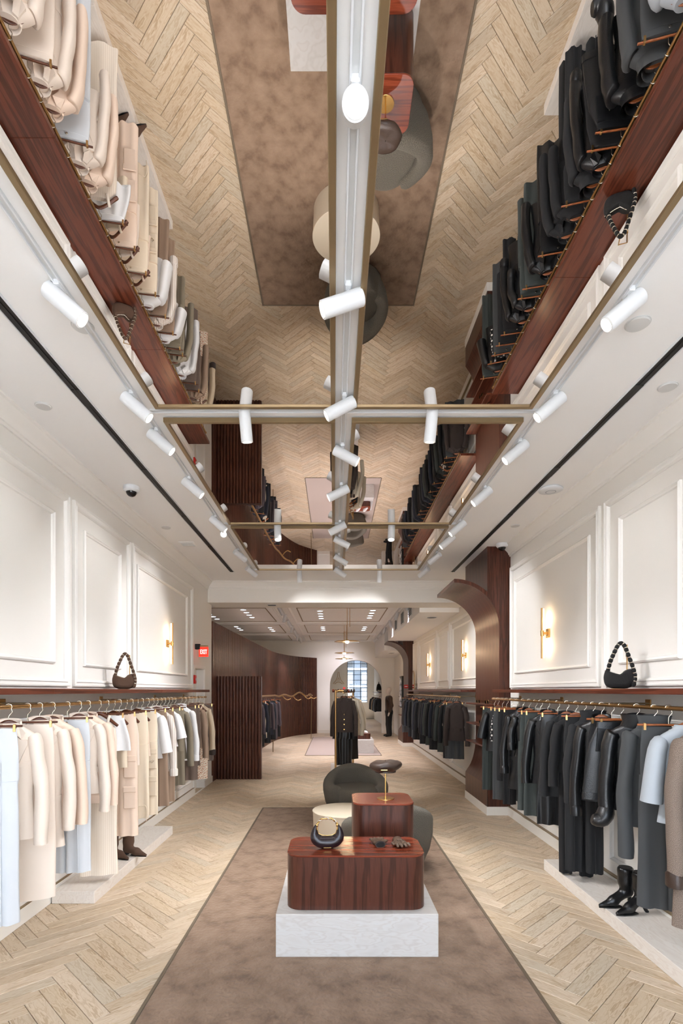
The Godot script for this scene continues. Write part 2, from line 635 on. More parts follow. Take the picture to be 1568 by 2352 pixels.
func build_floor() -> void:
	for i in 6:
		M["oak_%d" % i].uv1_triplanar = false
		M["oak_%d" % i].uv1_scale = Vector3.ONE
		M["oak_%d" % i].uv1_offset = Vector3.ZERO
	var floor_ := struct("floor", bx(S(), -5.3, 2.7, -0.06, -0.015, -1.4, 32.3), M.subfloor, "pale oak herringbone parquet floor")
	var L := 0.603
	var B := 0.1
	var q2 := sqrt(0.5)
	var all := []
	for j in range(-10, 8):
		for i in range(-60, 320):
			for k in 2:
				var pq := Vector2(i * B + j * L, i * B - j * L) + (Vector2(L / 2, B / 2) if k == 0 else Vector2(L + B / 2, B - L / 2))
				var x := (pq.x - pq.y) * q2 + 0.525
				var d := (pq.x + pq.y) * q2 + 0.1216
				if d < -1.0 or d > 31.9 or x < (-5.1 if d > 10.2 and d < 21.2 else -2.35 if d <= 10.2 else -1.3) or x > 2.5:
					continue
				if x > -0.8 and x < 0.92 and d < 7.4:
					continue
				var px := 767.0 + x * F / maxf(d, 0.1)
				var py := 1586.0 + EYE * F / maxf(d, 0.1)
				var seen := d > 2.5 and px > -120 and px < 1690 and py < 2420
				if (x < -1.9 and d > 4.4 and d < 6.1) or (x > 2.05 and d < 4.9) or x > 2.33:
					seen = false
				all.append([d if seen else d + 100.0, x, d, 45.0 if k == 0 else -45.0])
	all.sort_custom(func(a, b): return a[0] < b[0])
	var variants := []
	for v in 10:
		var s := S()
		plank_into(s, Transform3D.IDENTITY, L, B, Vector2(v * 0.317, v * 0.483))
		variants.append(mesh_of(s))
	var rest := []
	for i in 6:
		rest.append(S())
	for n in all.size():
		var a: Array = all[n]
		var c := rng.randi_range(0, 5)
		if n < 300:
			var o := place("plank", variants[rng.randi_range(0, 9)], M["oak_%d" % c], floor_, Vector3(a[1], 0, -a[2]))
			o.rotation_degrees.y = a[3]
		else:
			var xf := Transform3D(Basis(Vector3.UP, deg_to_rad(a[3])), Vector3(a[1], 0, -a[2]))
			plank_into(rest[c], xf, L, B, Vector2(rng.randf() * 3.0, rng.randf() * 3.0))
	var am := ArrayMesh.new()
	for i in 6:
		rest[i].generate_normals()
		rest[i].set_material(M["oak_%d" % i])
		rest[i].commit(am)
	var r := place("far_planks", am, null, floor_)
	r.set_meta("kind", "stuff")
	# inset rug
	var rug := thing("rug", "long mottled brown cut-pile rug under the plinth and armchairs", "rug")
	part("pile", bx(S(), -1.012, 1.132, 0.0, 0.012, -0.9, 7.65, 0.004), M.rug, rug)
	for e in [[-1.032, -1.012, -0.9, 7.67], [1.132, 1.152, -0.9, 7.67], [-1.012, 1.132, 7.65, 7.67]]:
		part("edging", bx(S(), e[0], e[1], 0.0, 0.015, e[2], e[3], 0.003), M.rug_edge, rug)


const OUTER := [[0.0, 0.0], [0.0, 0.026], [0.01, 0.03], [0.018, 0.02], [0.034, 0.02], [0.04, 0.03], [0.052, 0.024], [0.062, 0.008], [0.062, 0.0]]
const INNER := [[0.0, 0.0], [0.0, 0.016], [0.012, 0.026], [0.022, 0.016], [0.03, 0.012], [0.036, 0.0]]


func wall_xf(x: float, side: int) -> Transform3D:
	return Transform3D(Basis(Vector3(0, 0, -1), Vector3.UP, Vector3(side, 0, 0)), Vector3(x, 0, 0))


func crown(s: SurfaceTool, from: Vector3, along: Vector3, out: Vector3, length: float) -> SurfaceTool:
	var prof := PackedVector2Array([Vector2(0, 0), Vector2(0.11, 0), Vector2(0.11, -0.016), Vector2(0.095, -0.022), Vector2(0.085, -0.04), Vector2(0.05, -0.075), Vector2(0.032, -0.1), Vector2(0.03, -0.116), Vector2(0.02, -0.12), Vector2(0.016, -0.14), Vector2(0, -0.14)])
	return prism(s, prof, 0, length, Transform3D(Basis(out, Vector3.UP, along), from))


func panels(wall: Node, x: float, side: int, outer: Array, inner: Array) -> void:
	var xf := wall_xf(x, side)
	for r in outer:
		part("panel_moulding", mould(S(), r[0], r[1], r[2], r[3], OUTER, xf), M.trim, wall)
	for r in inner:
		part("panel_moulding", mould(S(), r[0], r[1], r[2], r[3], INNER, xf), M.trim, wall)


func build_walls() -> void:
	# left wall with a door recess at its far end
	var s := bx(S(), XL - 0.3, XL, 0, CEIL, -1.0, 8.66)
	bx(s, XL - 0.3, XL, 2.06, CEIL, 8.66, 9.3)
	bx(s, XL - 0.3, XL, 0, CEIL, 9.3, 9.9)
	var wl := struct("wall_left", s, M.wall, "cream panelled wall above and below the walnut shelf of pale clothes")
	panels(wl, XL, 1, [[0.72, 1.94, 1.735, 3.36], [2.02, 4.55, 1.735, 3.36], [4.63, 5.91, 1.735, 3.36], [5.98, 8.52, 1.735, 3.36]],
		[[0.95, 1.7, 1.92, 3.157], [2.3, 4.32, 1.92, 3.157], [4.83, 5.66, 1.92, 3.157], [6.14, 8.21, 1.92, 3.157]])
	panels(wl, XL, 1, [], [[2.1, 4.45, 0.24, 1.5], [4.72, 5.82, 0.24, 1.5], [6.06, 8.4, 0.24, 1.5]])
	struct("baseboard_left", bx(S(), XL, XL + 0.022, 0, 0.118, -1.0, 8.66, 0.004), M.base, "white baseboard under the pale clothes")
	struct("trim_1", bx(S(), XL, XL + 0.02, 0.121, 0.128, -1.0, 8.66), M.bronze, "thin bronze inlay above the white baseboard")
	s = bx(S(), XL, XL + 0.022, 0, 0.118, 9.3, 9.9, 0.004)
	struct("trim_2", s, M.base, "short white baseboard by the fluted partition")
	# door in the recess
	var door := thing("door_1", "flush white service door in a recess beside the exit sign", "", Vector3(XL - 0.12, 0, -8.98))
	door.set_meta("kind", "structure")
	part("leaf", box(S(), Vector3(-0.02, 1.03, 0), Vector3(0.04, 2.06, 0.62), 0.003), M.trim, door)
	part("handle", tube(S(), [Vector3(0.0, 1.0, 0.22), Vector3(0.05, 1.0, 0.22), Vector3(0.055, 1.0, 0.12)], 0.009), M.nickel, door)
	s = S()
	mould(s, 8.6, 9.36, -0.05, 2.12, [[0, 0], [0, 0.02], [0.05, 0.02], [0.06, 0.0]], wall_xf(XL, 1))
	part("casing", s, M.trim, door, -door.position)
	# right wall, the whole depth of the shop
	var wr := struct("wall_right", bx(S(), XR, XR + 0.3, 0, CEIL, -1.0, 32.0), M.wall, "cream panelled wall behind the dark clothes")
	panels(wr, XR, -1, [[0.8, 3.33, 1.735, 3.36], [3.41, 4.69, 1.735, 3.36], [4.78, 7.2, 1.735, 3.36], [8.5, 10.9, 1.735, 3.1], [11.0, 12.3, 1.735, 3.1], [12.4, 15.0, 1.735, 3.1], [15.1, 16.06, 1.735, 3.1]],
		[[1.1, 3.0, 1.92, 3.157], [3.67, 4.46, 1.92, 3.157], [4.98, 7.03, 1.92, 3.157], [8.7, 10.7, 1.9, 2.95], [11.15, 12.15, 1.9, 2.95], [12.6, 14.8, 1.9, 2.95], [15.25, 15.95, 1.9, 2.95]])
	panels(wr, XR, -1, [], [[1.0, 3.2, 0.24, 1.5], [3.5, 4.6, 0.24, 1.5], [4.9, 7.1, 0.24, 1.5], [8.6, 10.8, 0.24, 1.5], [11.1, 13.4, 0.24, 1.5], [13.6, 16.0, 0.24, 1.5]])
	s = bx(S(), XR - 0.04, XR, 0, 0.118, -1.0, 7.24, 0.004)
	struct("baseboard_right", s, M.base, "white baseboard below the black leather clothes")
	struct("trim_3", bx(S(), XR - 0.038, XR, 0.121, 0.128, -1.0, 7.24), M.bronze, "thin bronze inlay below the black leather clothes")
	struct("baseboard_right_rear", bx(S(), XR - 0.04, XR, 0, 0.118, 8.44, 16.1, 0.004), M.base, "white baseboard between the two wooden arches")
	struct("trim_4", bx(S(), XR - 0.038, XR, 0.121, 0.128, 8.44, 16.1), M.bronze, "thin bronze inlay between the two wooden arches")
	# crown mouldings
	struct("trim_5", crown(S(), Vector3(XL, CEIL, 1.0), Vector3(0, 0, -1), Vector3(1, 0, 0), 10.6), M.trim, "white crown moulding above the pale clothes")
	struct("trim_6", crown(S(), Vector3(XR, CEIL, 1.0), Vector3(0, 0, -1), Vector3(-1, 0, 0), 8.24), M.trim, "white crown moulding above the black handbag")
	struct("trim_7", crown(S(), Vector3(XL, CEIL, -9.6), Vector3(1, 0, 0), Vector3(0, 0, 1), 4.68), M.trim, "white crown moulding along the header beam")
	# header beam
	struct("header_beam", bx(S(), XL, XR, 3.285, CEIL, 9.6, 10.2, 0.004), M.wall, "plain white header beam across the shop")
	# shop front behind the camera: piers, a stall riser and a glazed opening
	s = bx(S(), XL - 0.3, -1.75, 0, CEIL, -1.25, -1.0)
	bx(s, 1.9, XR + 0.3, 0, CEIL, -1.25, -1.0)
	bx(s, -1.75, 1.9, 3.4, CEIL, -1.25, -1.0)
	bx(s, -1.75, 1.9, 0, 0.12, -1.25, -1.0)
	struct("wall_front", s, M.wall, "shop front wall round the street window")
	struct("added_pavement", bx(S(), -14, 14, -0.12, -0.02, -16.0, -1.4), M.pavement, "pale unseen pavement added outside to bounce sunlight onto the ceiling")  # added out of view so its sunlit top throws light up at the ceiling
	var win := thing("window_1", "large street window of the shop front", "")
	win.set_meta("kind", "structure")
	part("pane", bx(S(), -1.75, 1.9, 0.12, 3.4, -1.13, -1.125), M.glass, win)
	for x in [-1.73, -0.55, 0.68, 1.88]:
		part("mullion", bx(S(), x - 0.02, x + 0.02, 0.12, 3.4, -1.16, -1.1), M.black, win)


func wood_arch(d0: float, d1: float, label: String) -> Node3D:
	var t := thing("wooden_arch_pier", label, "arch", Vector3(2.2, 0, -(d0 + d1) / 2))
	var p := PackedVector2Array([Vector2(2.4, 0.118), Vector2(2.083, 0.118), Vector2(2.083, 0.415)])
	for v in arc(2.03, 1.0, 0.215, 0.58, -66, 0, 9):
		p.append(v)
	for v in arc(1.635, 2.56, 0.61, 0.61, 0, 90, 16):
		p.append(v)
	for v in arc(1.635, 2.56, 0.66, 0.66, 90, 47.2, 9):
		p.append(v)
	p.append(Vector2(2.083, CEIL))
	p.append(Vector2(2.4, CEIL))
	var s := prism(S(), p, -(d1 - d0) / 2, (d1 - d0) / 2, Transform3D(Basis.IDENTITY, Vector3(-2.2, 0, 0)))
	part("curved_body", s, M.walnut_y, t)
	part("plinth_board", box(S(), Vector3(0.037, 0.059, 0), Vector3(0.326, 0.118, d1 - d0 + 0.01), 0.003), M.base, t)
	for y in [0.92, 1.2, 1.5]:
		part("shelf", box(S(), Vector3(-0.035, y, 0), Vector3(0.16, 0.022, d1 - d0 - 0.06), 0.003), M.walnut_z, t)
	part("seam", box(S(), Vector3(-0.1165, 0.267, (d1 - d0) / 2), Vector3(0.004, 0.29, 0.006)), M.black, t)
	part("seam", box(S(), Vector3(0.12, 2.4, (d1 - d0) / 2), Vector3(0.15, 0.004, 0.003)), M.black, t)
	return t


func build_back_shell() -> void:
	# bulkhead beside the arches, and the wall with the round-headed opening
	struct("bulkhead", bx(S(), 1.635, XR, 3.2, CEIL, 10.2, 16.1, 0.004), M.ceiling, "long white ceiling bulkhead between the two wooden arches")
	for d in [11.4, 12.7, 14.0]:
		var v := thing("side_grille", "small square grey air grille in the side of the bulkhead", "air vent", Vector3(1.635, 3.43, -d), 0, "grey air grilles in the bulkhead side")
		part("frame", box(S(), Vector3(-0.005, 0, 0), Vector3(0.01, 0.3, 0.5), 0.003), M.grey_plastic, v)
		for k in 7:
			part("louvre", box(S(), Vector3(-0.013, -0.11 + k * 0.036, 0), Vector3(0.008, 0.02, 0.44)), M.facade, v)
	for a in [[2.0, 3.2, 10.9, "round grey ceiling speaker under the bulkhead beyond the large arch"], [1.98, 3.0, 18.4, "round grey ceiling speaker under the low bulkhead by the mannequin"]]:
		var v := thing("ceiling_speaker", a[3], "speaker", Vector3(a[0], a[1], -a[2]), 0, "round ceiling speakers")
		part("grille", lathe(S(), [Vector2(0.1, -0.004), Vector2(0.095, -0.008), Vector2(0, -0.01)], 28), M.facade, v)
		part("rim", lathe(S(), [Vector2(0.115, 0.0), Vector2(0.115, -0.006), Vector2(0.1, -0.01), Vector2(0.1, 0.0)], 28), M.white_metal, v)
	var sg := thing("soffit_grille", "narrow air grille under the header beam", "air vent", Vector3(-1.15, 3.285, -9.85))
	part("frame", box(S(), Vector3(0, -0.004, 0), Vector3(0.17, 0.008, 0.1), 0.002), M.grey_plastic, sg)
	for k in 4:
		part("louvre", box(S(), Vector3(0, -0.01, -0.03 + k * 0.02), Vector3(0.14, 0.006, 0.008)), M.facade, sg)
	struct("bulkhead_rear", bx(S(), 1.635, XR, 3.0, CEIL, 17.3, 21.2, 0.004), M.ceiling, "low white ceiling bulkhead beyond the second wooden arch")
	var p := PackedVector2Array([Vector2(-5.0, 0), Vector2(-0.17, 0)])
	for v in arc(0.87, 1.874, 1.04, 1.04, 180, 0, 28):
		p.append(v)
	p.append_array([Vector2(1.91, 0), Vector2(XR, 0), Vector2(XR, CEIL), Vector2(-5.0, CEIL)])
	struct("wall_rear", prism(S(), p, -21.5, -21.2), M.wall, "white rear wall with a round-headed archway")
	var s := bx(S(), -0.72, -0.17, 0, 0.14, 21.16, 21.2, 0.004)
	bx(s, 1.91, XR, 0, 0.14, 21.16, 21.2, 0.004)
	struct("baseboard_rear", s, M.base, "white baseboard either side of the archway")
	s = bx(S(), -5.3, -5.0, 0, CEIL, 9.9, 21.5)
	bx(s, -5.3, XL - 0.31, 0, CEIL, 9.7, 9.9)
	struct("wall_left_rear", s, M.wall, "white wall behind the slatted screen")
	# room beyond the archway
	struct("wall_far_left", bx(S(), -1.5, -1.2, 0, CEIL, 21.5, 32.0), M.wall, "white side wall beyond the archway")
	s = bx(S(), -1.5, 0.79, 0, CEIL, 32.0, 32.3)
	bx(s, 2.0, XR + 0.3, 0, CEIL, 32.0, 32.3)
	bx(s, 0.79, 2.0, 0, 0.98, 32.0, 32.3)
	struct("wall_far", s, M.wall, "far cream wall with the tower emblem and tall window")
	s = bx(S(), -1.2, 0.79, 0, 0.3, 31.96, 32.0, 0.004)
	bx(s, 0.79, XR, 0, 0.3, 31.96, 32.0, 0.004)
	struct("baseboard_far", s, M.base, "tall baseboard on the far wall")
	var win := thing("window_2", "tall black steel-framed window beyond the archway", "")
	win.set_meta("kind", "structure")
	for i in 3:
		for j in 8:
			var x := 0.81 + i * 0.3967
			var y := 1.0 + j * 0.3325
			part("pane", bx(S(), x + 0.012, x + 0.385, y + 0.012, y + 0.32, 32.1, 32.105), M.glass, win)
	for i in 4:
		part("mullion", bx(S(), 0.79 + i * 0.395, 0.82 + i * 0.395, 0.98, CEIL, 32.06, 32.14), M.black, win)
	for j in 9:
		part("glazing_bar", bx(S(), 0.79, 2.0, 0.98 + j * 0.3325, 1.005 + j * 0.3325, 32.07, 32.13), M.black, win)
	# the building across the yard
	var f := thing("yard_building", "grey building with pale and dark shutters across the yard, seen through the steel window", "building", Vector3(1.5, 0, -37.0))
	part("facade", box(S(), Vector3(0, 4, -0.5), Vector3(12, 8, 1.0)), M.facade, f)
	for y in [0.9, 2.0, 3.2]:
		part("ledge", box(S(), Vector3(0, y, 0.06), Vector3(12, 0.12, 0.16)), M.trim, f)
		for x in [-2.0, -0.6, 0.8, 2.2]:
			part("shutter", box(S(), Vector3(x, y + 0.55, 0.03), Vector3(0.8, 0.8, 0.08), 0.01), M.pale_grey if y < 3 else M.charcoal, f)
	struct("yard_ground", bx(S(), -8, 10, -0.1, -0.02, 32.3, 40.0), M.facade, "paved yard outside the rear window")


func build_ceiling() -> void:
	var c := struct("ceiling", bx(S(), -5.3, XR + 0.3, CEIL, CEIL + 0.25, -1.25, 32.3), M.ceiling, "white plaster ceiling")
	# shallow coffers of the rear room: framed recess lines
	var flat := Transform3D(Basis(Vector3(1, 0, 0), Vector3(0, 0, -1), Vector3(0, -1, 0)), Vector3(0, CEIL, 0))
	for r in [[-4.6, -1.42], [-1.1, 1.48]]:
		for k in 4:
			var d0: float = [10.4, 12.4, 15.6, 18.6][k]
			var d1: float = [12.15, 15.3, 18.3, 20.9][k]
			part("coffer_moulding", mould(S(), r[0], r[1], d0, d1, [[0, 0], [0, 0.02], [0.02, 0.03], [0.05, 0.012], [0.06, 0.0]], flat), M.ceiling, c)
			part("coffer_line", mould(S(), r[0] + 0.2, r[1] - 0.2, d0 + 0.22, d1 - 0.22, [[0, 0], [0, 0.008], [0.025, 0.008], [0.025, 0.0]], flat), M.bronze, c)
	# six mirror panels in bronze frames
	var cols := [[-1.22, 0.008], [0.127, 1.353]]
	var rows := [[1.2, 3.63], [3.80, 6.16], [6.28, 8.50]]
	for k in 3:
		for i in 2:
			var x0: float = cols[i][0]
			var x1: float = cols[i][1]
			var d0: float = rows[k][0]
			var d1: float = rows[k][1]
			var where: String = ["long mirrored ceiling panel above the rug and plinth", "mirrored ceiling panel in the middle of the row", "mirrored ceiling panel next to the header beam"][k]
			var side: String = [", on the pale clothes side", ", on the dark clothes side"][i]
			var t := thing("mirror_panel", where + side, "mirror", Vector3((x0 + x1) / 2, MIR, -(d0 + d1) / 2), 0, "bronze framed mirror panels on the ceiling")
			var w := x1 - x0
			var l := d1 - d0
			part("glass", box(S(), Vector3(0, 0.012, 0), Vector3(w - 0.03, 0.008, l - 0.03)), M.mirror, t)
			var down := Transform3D(Basis(Vector3(1, 0, 0), Vector3(0, 0, -1), Vector3(0, -1, 0)), Vector3.ZERO)
			part("frame", mould(S(), -w / 2, w / 2, -l / 2, l / 2, [[0, -0.03], [0, 0.0], [0.003, 0.003], [0.027, 0.003], [0.03, 0.0], [0.03, -0.01]], down), M.bronze, t)
	# lighting tracks
	for t in [["lighting_track", -1.32, -0.8, 8.7, "white lighting track on the ceiling over the pale clothes side"], ["lighting_track", 0.0675, -0.8, 8.7, "white lighting track between the two rows of mirrors"], ["lighting_track", 1.44, -0.8, 8.7, "white lighting track on the ceiling over the dark clothes side"], ["lighting_track", -1.26, 10.4, 20.6, "white lighting track in the rear room by the slatted wall"], ["lighting_track", 1.56, 10.4, 20.6, "white lighting track in the rear room by the bulkhead"]]:
		var o := thing(t[0], t[4], "track", Vector3(t[1], CEIL, 0), 0, "white lighting tracks")
		var mid: float = -(t[2] + t[3]) / 2
		var ln: float = t[3] - t[2]
		for sx in [-0.0155, 0.0155]:
			part("rail", box(S(), Vector3(sx, -0.009, mid), Vector3(0.008, 0.018, ln), 0.001), M.white_metal, o)
		part("channel", box(S(), Vector3(0, -0.003, mid), Vector3(0.024, 0.004, ln)), M.grey_plastic, o)
	for t in [[3.715, "white cross track between the long and middle mirrors"], [6.22, "white cross track between the middle and last mirrors"], [8.58, "white cross track beyond the last mirrors"]]:
		var o := thing("lighting_track", t[1], "track", Vector3(0.0675, CEIL, -t[0]), 0, "white lighting tracks")
		for sz in [-0.0155, 0.0155]:
			part("rail", box(S(), Vector3(0, -0.008, sz), Vector3(2.7, 0.016, 0.008), 0.001), M.white_metal, o)
		part("channel", box(S(), Vector3(0, -0.003, 0), Vector3(2.7, 0.004, 0.024)), M.grey_plastic, o)
	# black slot diffusers
	for t in [[-1.68, "long black linear air slot above the pale clothes"], [1.95, "long black linear air slot above the dark clothes"]]:
		var o := thing("slot_diffuser", t[1], "air vent", Vector3(t[0], CEIL, 0), 0, "black linear air slots")
		var lo := -0.8 if t[0] < 0 else 0.4
		var mid: float = -(lo + 8.77) / 2
		part("body", box(S(), Vector3(0, -0.0035, mid), Vector3(0.062, 0.006, 8.77 - lo)), M.black, o)
		for x in [-0.034, 0.0, 0.034]:
			part("blade" if x == 0.0 else "flange", box(S(), Vector3(x, -0.006, mid), Vector3(0.006, 0.012, 8.77 - lo)), M.black if x == 0.0 else M.white_metal, o)
		var e := lo + 0.6
		while e < 8.7:
			part("joint_cover", box(S(), Vector3(0, -0.008, -e), Vector3(0.058, 0.006, 0.2)), M.black, o)
			e += 1.25


func spot_head(at: Vector3, aim: Vector3, label: String, energy: float, color := WARM, angle := 27.0, small := 1.0, group := "white cylinder spotlights") -> void:
	var o := thing("track_spotlight", label, "spotlight", at, 0, group)
	part("adapter", box(S(), Vector3(0, -0.014, 0), Vector3(0.03, 0.03, 0.07) * small, 0.003), M.white_metal, o)
	var hub := Vector3(0, -0.06 * small - 0.02, 0)
	part("stem", tube(S(), [Vector3(0, -0.02, 0), hub], 0.008), M.white_metal, o)
	var dir := (aim - at - hub).normalized()
	var y := -dir
	var x := y.cross(Vector3(0.2, 0.1, 1)).normalized()
	var b := Basis(x, y, x.cross(y))
	var xf := Transform3D(b, hub + dir * 0.03 * small)
	var r := 0.041 * small
	var h := 0.105 * small
	var head := part("head", lathe(S(), [Vector2(0, h), Vector2(r - 0.004, h), Vector2(r, h - 0.004), Vector2(r, -h), Vector2(r - 0.006, -h), Vector2(r - 0.008, -h + 0.006)], 28, xf), M.white_metal, o)
	part("lens_lamp", lathe(S(), [Vector2(r - 0.008, -h + 0.006), Vector2(0, -h + 0.004)], 28, xf), M.lens if color == WARM else M.lens_cool, head)
	part("lens_bezel", lathe(S(), [Vector2(r - 0.004, -h - 0.001), Vector2(r - 0.007, -h - 0.003), Vector2(r - 0.01, -h + 0.002)], 28, xf), M.grey_plastic, head)
	var l := SpotLight3D.new()
	l.name = "light"
	l.light_color = color
	l.light_energy = energy
	l.spot_angle = angle
	l.spot_angle_attenuation = 0.8
	l.spot_range = 30.0
	l.spot_attenuation = 2.0
	l.light_size = r
	l.shadow_enabled = true
	o.add_child(l)
	l.position = xf * Vector3(0, -h - 0.012, 0)
	l.basis = Basis(x, -dir.cross(x), -dir).orthonormalized()


func deep(d: float) -> float:
	return lerpf(0.8, 1.45, clampf((d - 2.5) / 5.5, 0.0, 1.0))


func build_lights() -> void:
	var ds := [2.56, 3.49, 3.98, 4.88, 5.95, 6.35, 7.35, 8.35]
	for i in ds.size():
		var d: float = ds[i]
		var aim := Vector3(2.0, 0.75, -d - 0.5)
		if i >= 6:
			aim = Vector3(0.9, 1.95, -d - 2.7)
		if i == 5:
			aim = Vector3(-0.35, 1.75, -2.0)
		spot_head(Vector3(-1.32, CEIL, -d), aim, ["%s white spotlight from the header beam on the track over the pale clothes" % ORD[7 - i], "dazzling spotlight on the pale clothes track turned towards the shop front"][int(i == 5)], (SIDE_E * deep(d) if i < 5 else 2.0))
	ds = [2.6, 3.49, 4.15, 5.1, 6.1, 6.65, 7.5, 8.4]
	for i in ds.size():
		var d: float = ds[i]
		spot_head(Vector3(1.44, CEIL, -d), Vector3(-1.95, 0.8, -d - 0.4) if i < 6 else Vector3(-0.8, 1.95, -d - 2.7), "%s white spotlight from the header beam on the track over the dark clothes" % ORD[7 - i], SIDE_E * deep(d) if i < 6 else 2.0)
	# middle track: turned by turns to the two panelled walls
	ds = [2.57, 3.52, 4.23, 5.03, 6.13, 6.7, 7.6, 8.4]
	for i in ds.size():
		var d: float = ds[i]
		var sg: int = [-1, -1, 1, -1, -1, 1, 1, 1][i]
		spot_head(Vector3(0.0675, CEIL, -d), Vector3(XL if sg < 0 else XR, [2.6, 2.3, 2.3, 2.4, 2.4, 2.4, 2.2, 2.0][i], -d + [0.25, 0.1, 0.0, 0.0, -0.3, -0.3, -0.5, -0.4][i]), "%s white spotlight from the header beam on the middle track, turned to the %s" % [ORD[7 - i], ["pale clothes", "dark clothes"][int(sg > 0)]], MID_E * [0.35, 0.4, 0.5, 0.8, 1.3, 1.4, 1.4, 1.4][i])
	spot_head(Vector3(0.0675, CEIL, -1.72), Vector3(0.02, 1.9, 0.1), "dazzling spotlight on the middle track facing the shop front", 2.0)
	for c in [[-0.62, 3.715, 0], [0.68, 3.715, 1], [-0.66, 6.22, 0], [0.67, 6.22, 1], [-0.56, 8.58, 0], [0.735, 8.58, 1]]:
		var away: float = [4.6, 5.2, 9.4][[3.715, 6.22, 8.58].find(c[1])]
		spot_head(Vector3(c[0], CEIL, -c[1]), Vector3(c[0] * 0.7, 0.3, -away), "white spotlight on the %s cross track from the header beam, %s side" % [ORD[[8.58, 6.22, 3.715].find(c[1])], ["pale clothes", "dark clothes"][c[2]]], CROSS_E)
	# rear room tracks
	for i in 8:
		var d := 11.2 + i * 1.2
		spot_head(Vector3(-1.26, CEIL, -d), Vector3(-1.9 + (i % 2) * 2.2, 0.6, -d - 1.0), "%s white spotlight beyond the header beam on the track by the slatted wall" % ORD[i], REAR_E, COOL, 30.0)
	for i in 6:
		var d := 11.6 + i * 1.6
		spot_head(Vector3(1.56, CEIL, -d), Vector3(2.2 - (i % 2) * 1.6, 0.8, -d - 0.8) if i < 4 else Vector3(0.0, 2.2, -21.2), "%s white spotlight beyond the header beam on the track by the bulkhead" % ORD[i], REAR_E, COOL, 30.0)
	# recessed downlights of the rear coffers
	for g in [[-3.2, 13.2, 4], [-2.2, 12.9, 4], [-0.35, 13.1, 4], [0.95, 13.0, 4], [-3.0, 16.3, 3], [-2.0, 16.6, 3], [-0.35, 16.4, 3], [0.95, 16.4, 3]]:
		for k in g[2]:
			downlight(Vector3(g[0], CEIL, -(g[1] + k * 0.45)), "round recessed downlight in the rear ceiling coffers")
	for k in 2:
		downlight(Vector3(0.6, CEIL, -(24.0 + k * 4.0)), "round recessed downlight beyond the archway", 5.0)


func downlight(at: Vector3, label: String, energy := DOWN_E) -> void:
	var o := thing("downlight", label, "downlight", at, 0, label + "s")
	part("rim", lathe(S(), [Vector2(0.085, 0), Vector2(0.085, -0.006), Vector2(0.068, -0.008), Vector2(0.066, 0.0)], 20), M.white_metal, o)
	part("lamp", lathe(S(), [Vector2(0.066, -0.003), Vector2(0, -0.003)], 20), M.lens_cool, o)
	var l := SpotLight3D.new()
	l.name = "light"
	l.light_color = COOL
	l.light_energy = energy
	l.spot_angle = 50.0
	l.spot_range = 30.0
	l.spot_attenuation = 2.0
	l.light_size = 0.06
	l.shadow_enabled = true
	o.add_child(l)
	l.position = Vector3(0, -0.02, 0)
	l.rotation_degrees.x = -90


const SIDE_E := 3.5
const MID_E := 2.9
const CROSS_E := 4.2
const REAR_E := 3.3
const DOWN_E := 1.3


# ---------------------------------------------------------------- fixtures on walls and ceiling
func rbox(s: SurfaceTool, w: float, l: float, h: float, r: float, bev: float, at := Vector3.ZERO, seg := 8, cap := true) -> SurfaceTool:
	var rings := []
	for k in [[bev, 0.0], [0.0, bev], [0.0, h - bev], [bev * 0.35, h - bev * 0.35], [bev, h]]:
		var p := rrect(w - 2 * k[0], l - 2 * k[0], r - k[0], seg)
		var q := PackedVector3Array()
		for v in p:
			q.append(at + Vector3(v.x, k[1], -v.y))
		rings.append(q)
	loft(s, [rings[0], rings[1]], true, false, 1)
	loft(s, [rings[1], rings[2]], true, false, 2)
	loft(s, [rings[2], rings[3], rings[4]], true, false, 3)
	if cap:
		s.set_smooth_group(-1)
		for e in [0, 4]:
			for i in range(1, rings[e].size() - 1):
				if e == 4:
					tri(s, rings[e][0], rings[e][i], rings[e][i + 1])
				else:
					tri(s, rings[e][0], rings[e][i + 1], rings[e][i])
	return s


func sconce(x: float, d: float, side: int, label: String) -> void:
	var o := thing("wall_sconce", label, "wall lamp", Vector3(x, 2.34, -d), 0, "brass rod wall sconces")
	var n := Vector3(side, 0, 0)
	part("backplate", box(S(), n * 0.009, Vector3(0.018, 0.1, 0.075), 0.003), M.gold, o)
	part("joint", tube(S(), [n * 0.015, n * 0.085], 0.014, 12), M.gold, o)
	part("joint", tube(S(), [n * 0.075 + Vector3(0, -0.03, 0), n * 0.075 + Vector3(0, 0.03, 0)], 0.018, 12), M.gold, o)
	for sg in [-1, 1]:
		var a := n * 0.078 + Vector3(0, 0.028 * sg, 0)
		var b := n * 0.078 + Vector3(0, 0.282 * sg, 0)
		part("rod", tube(S(), [a, b], 0.0105, 12), M.brass, o)
		var off := n * 0.058
		part("light_tube", tube(S(), [off + Vector3(0, 0.035 * sg, 0), off + Vector3(0, 0.275 * sg, 0)], 0.008, 10), M.tube_light, o)
		var l := OmniLight3D.new()
		l.name = "light"
		l.light_color = Color(1.0, 0.86, 0.68)
		l.light_energy = 0.04
		l.light_size = 0.008
		l.omni_range = 12.0
		l.omni_attenuation = 2.0
		l.shadow_enabled = true
		o.add_child(l, true)
		l.position = off + Vector3(0, 0.15 * sg, 0)


func letters(text: String, size: float, depth: float) -> TextMesh:
	var t := TextMesh.new()
	var f := SystemFont.new()
	f.font_names = PackedStringArray(["Droid Sans"])
	f.font_weight = 700
	t.font = f
	t.text = text
	t.font_size = 32
	t.pixel_size = size / 32.0
	t.depth = depth
	return t


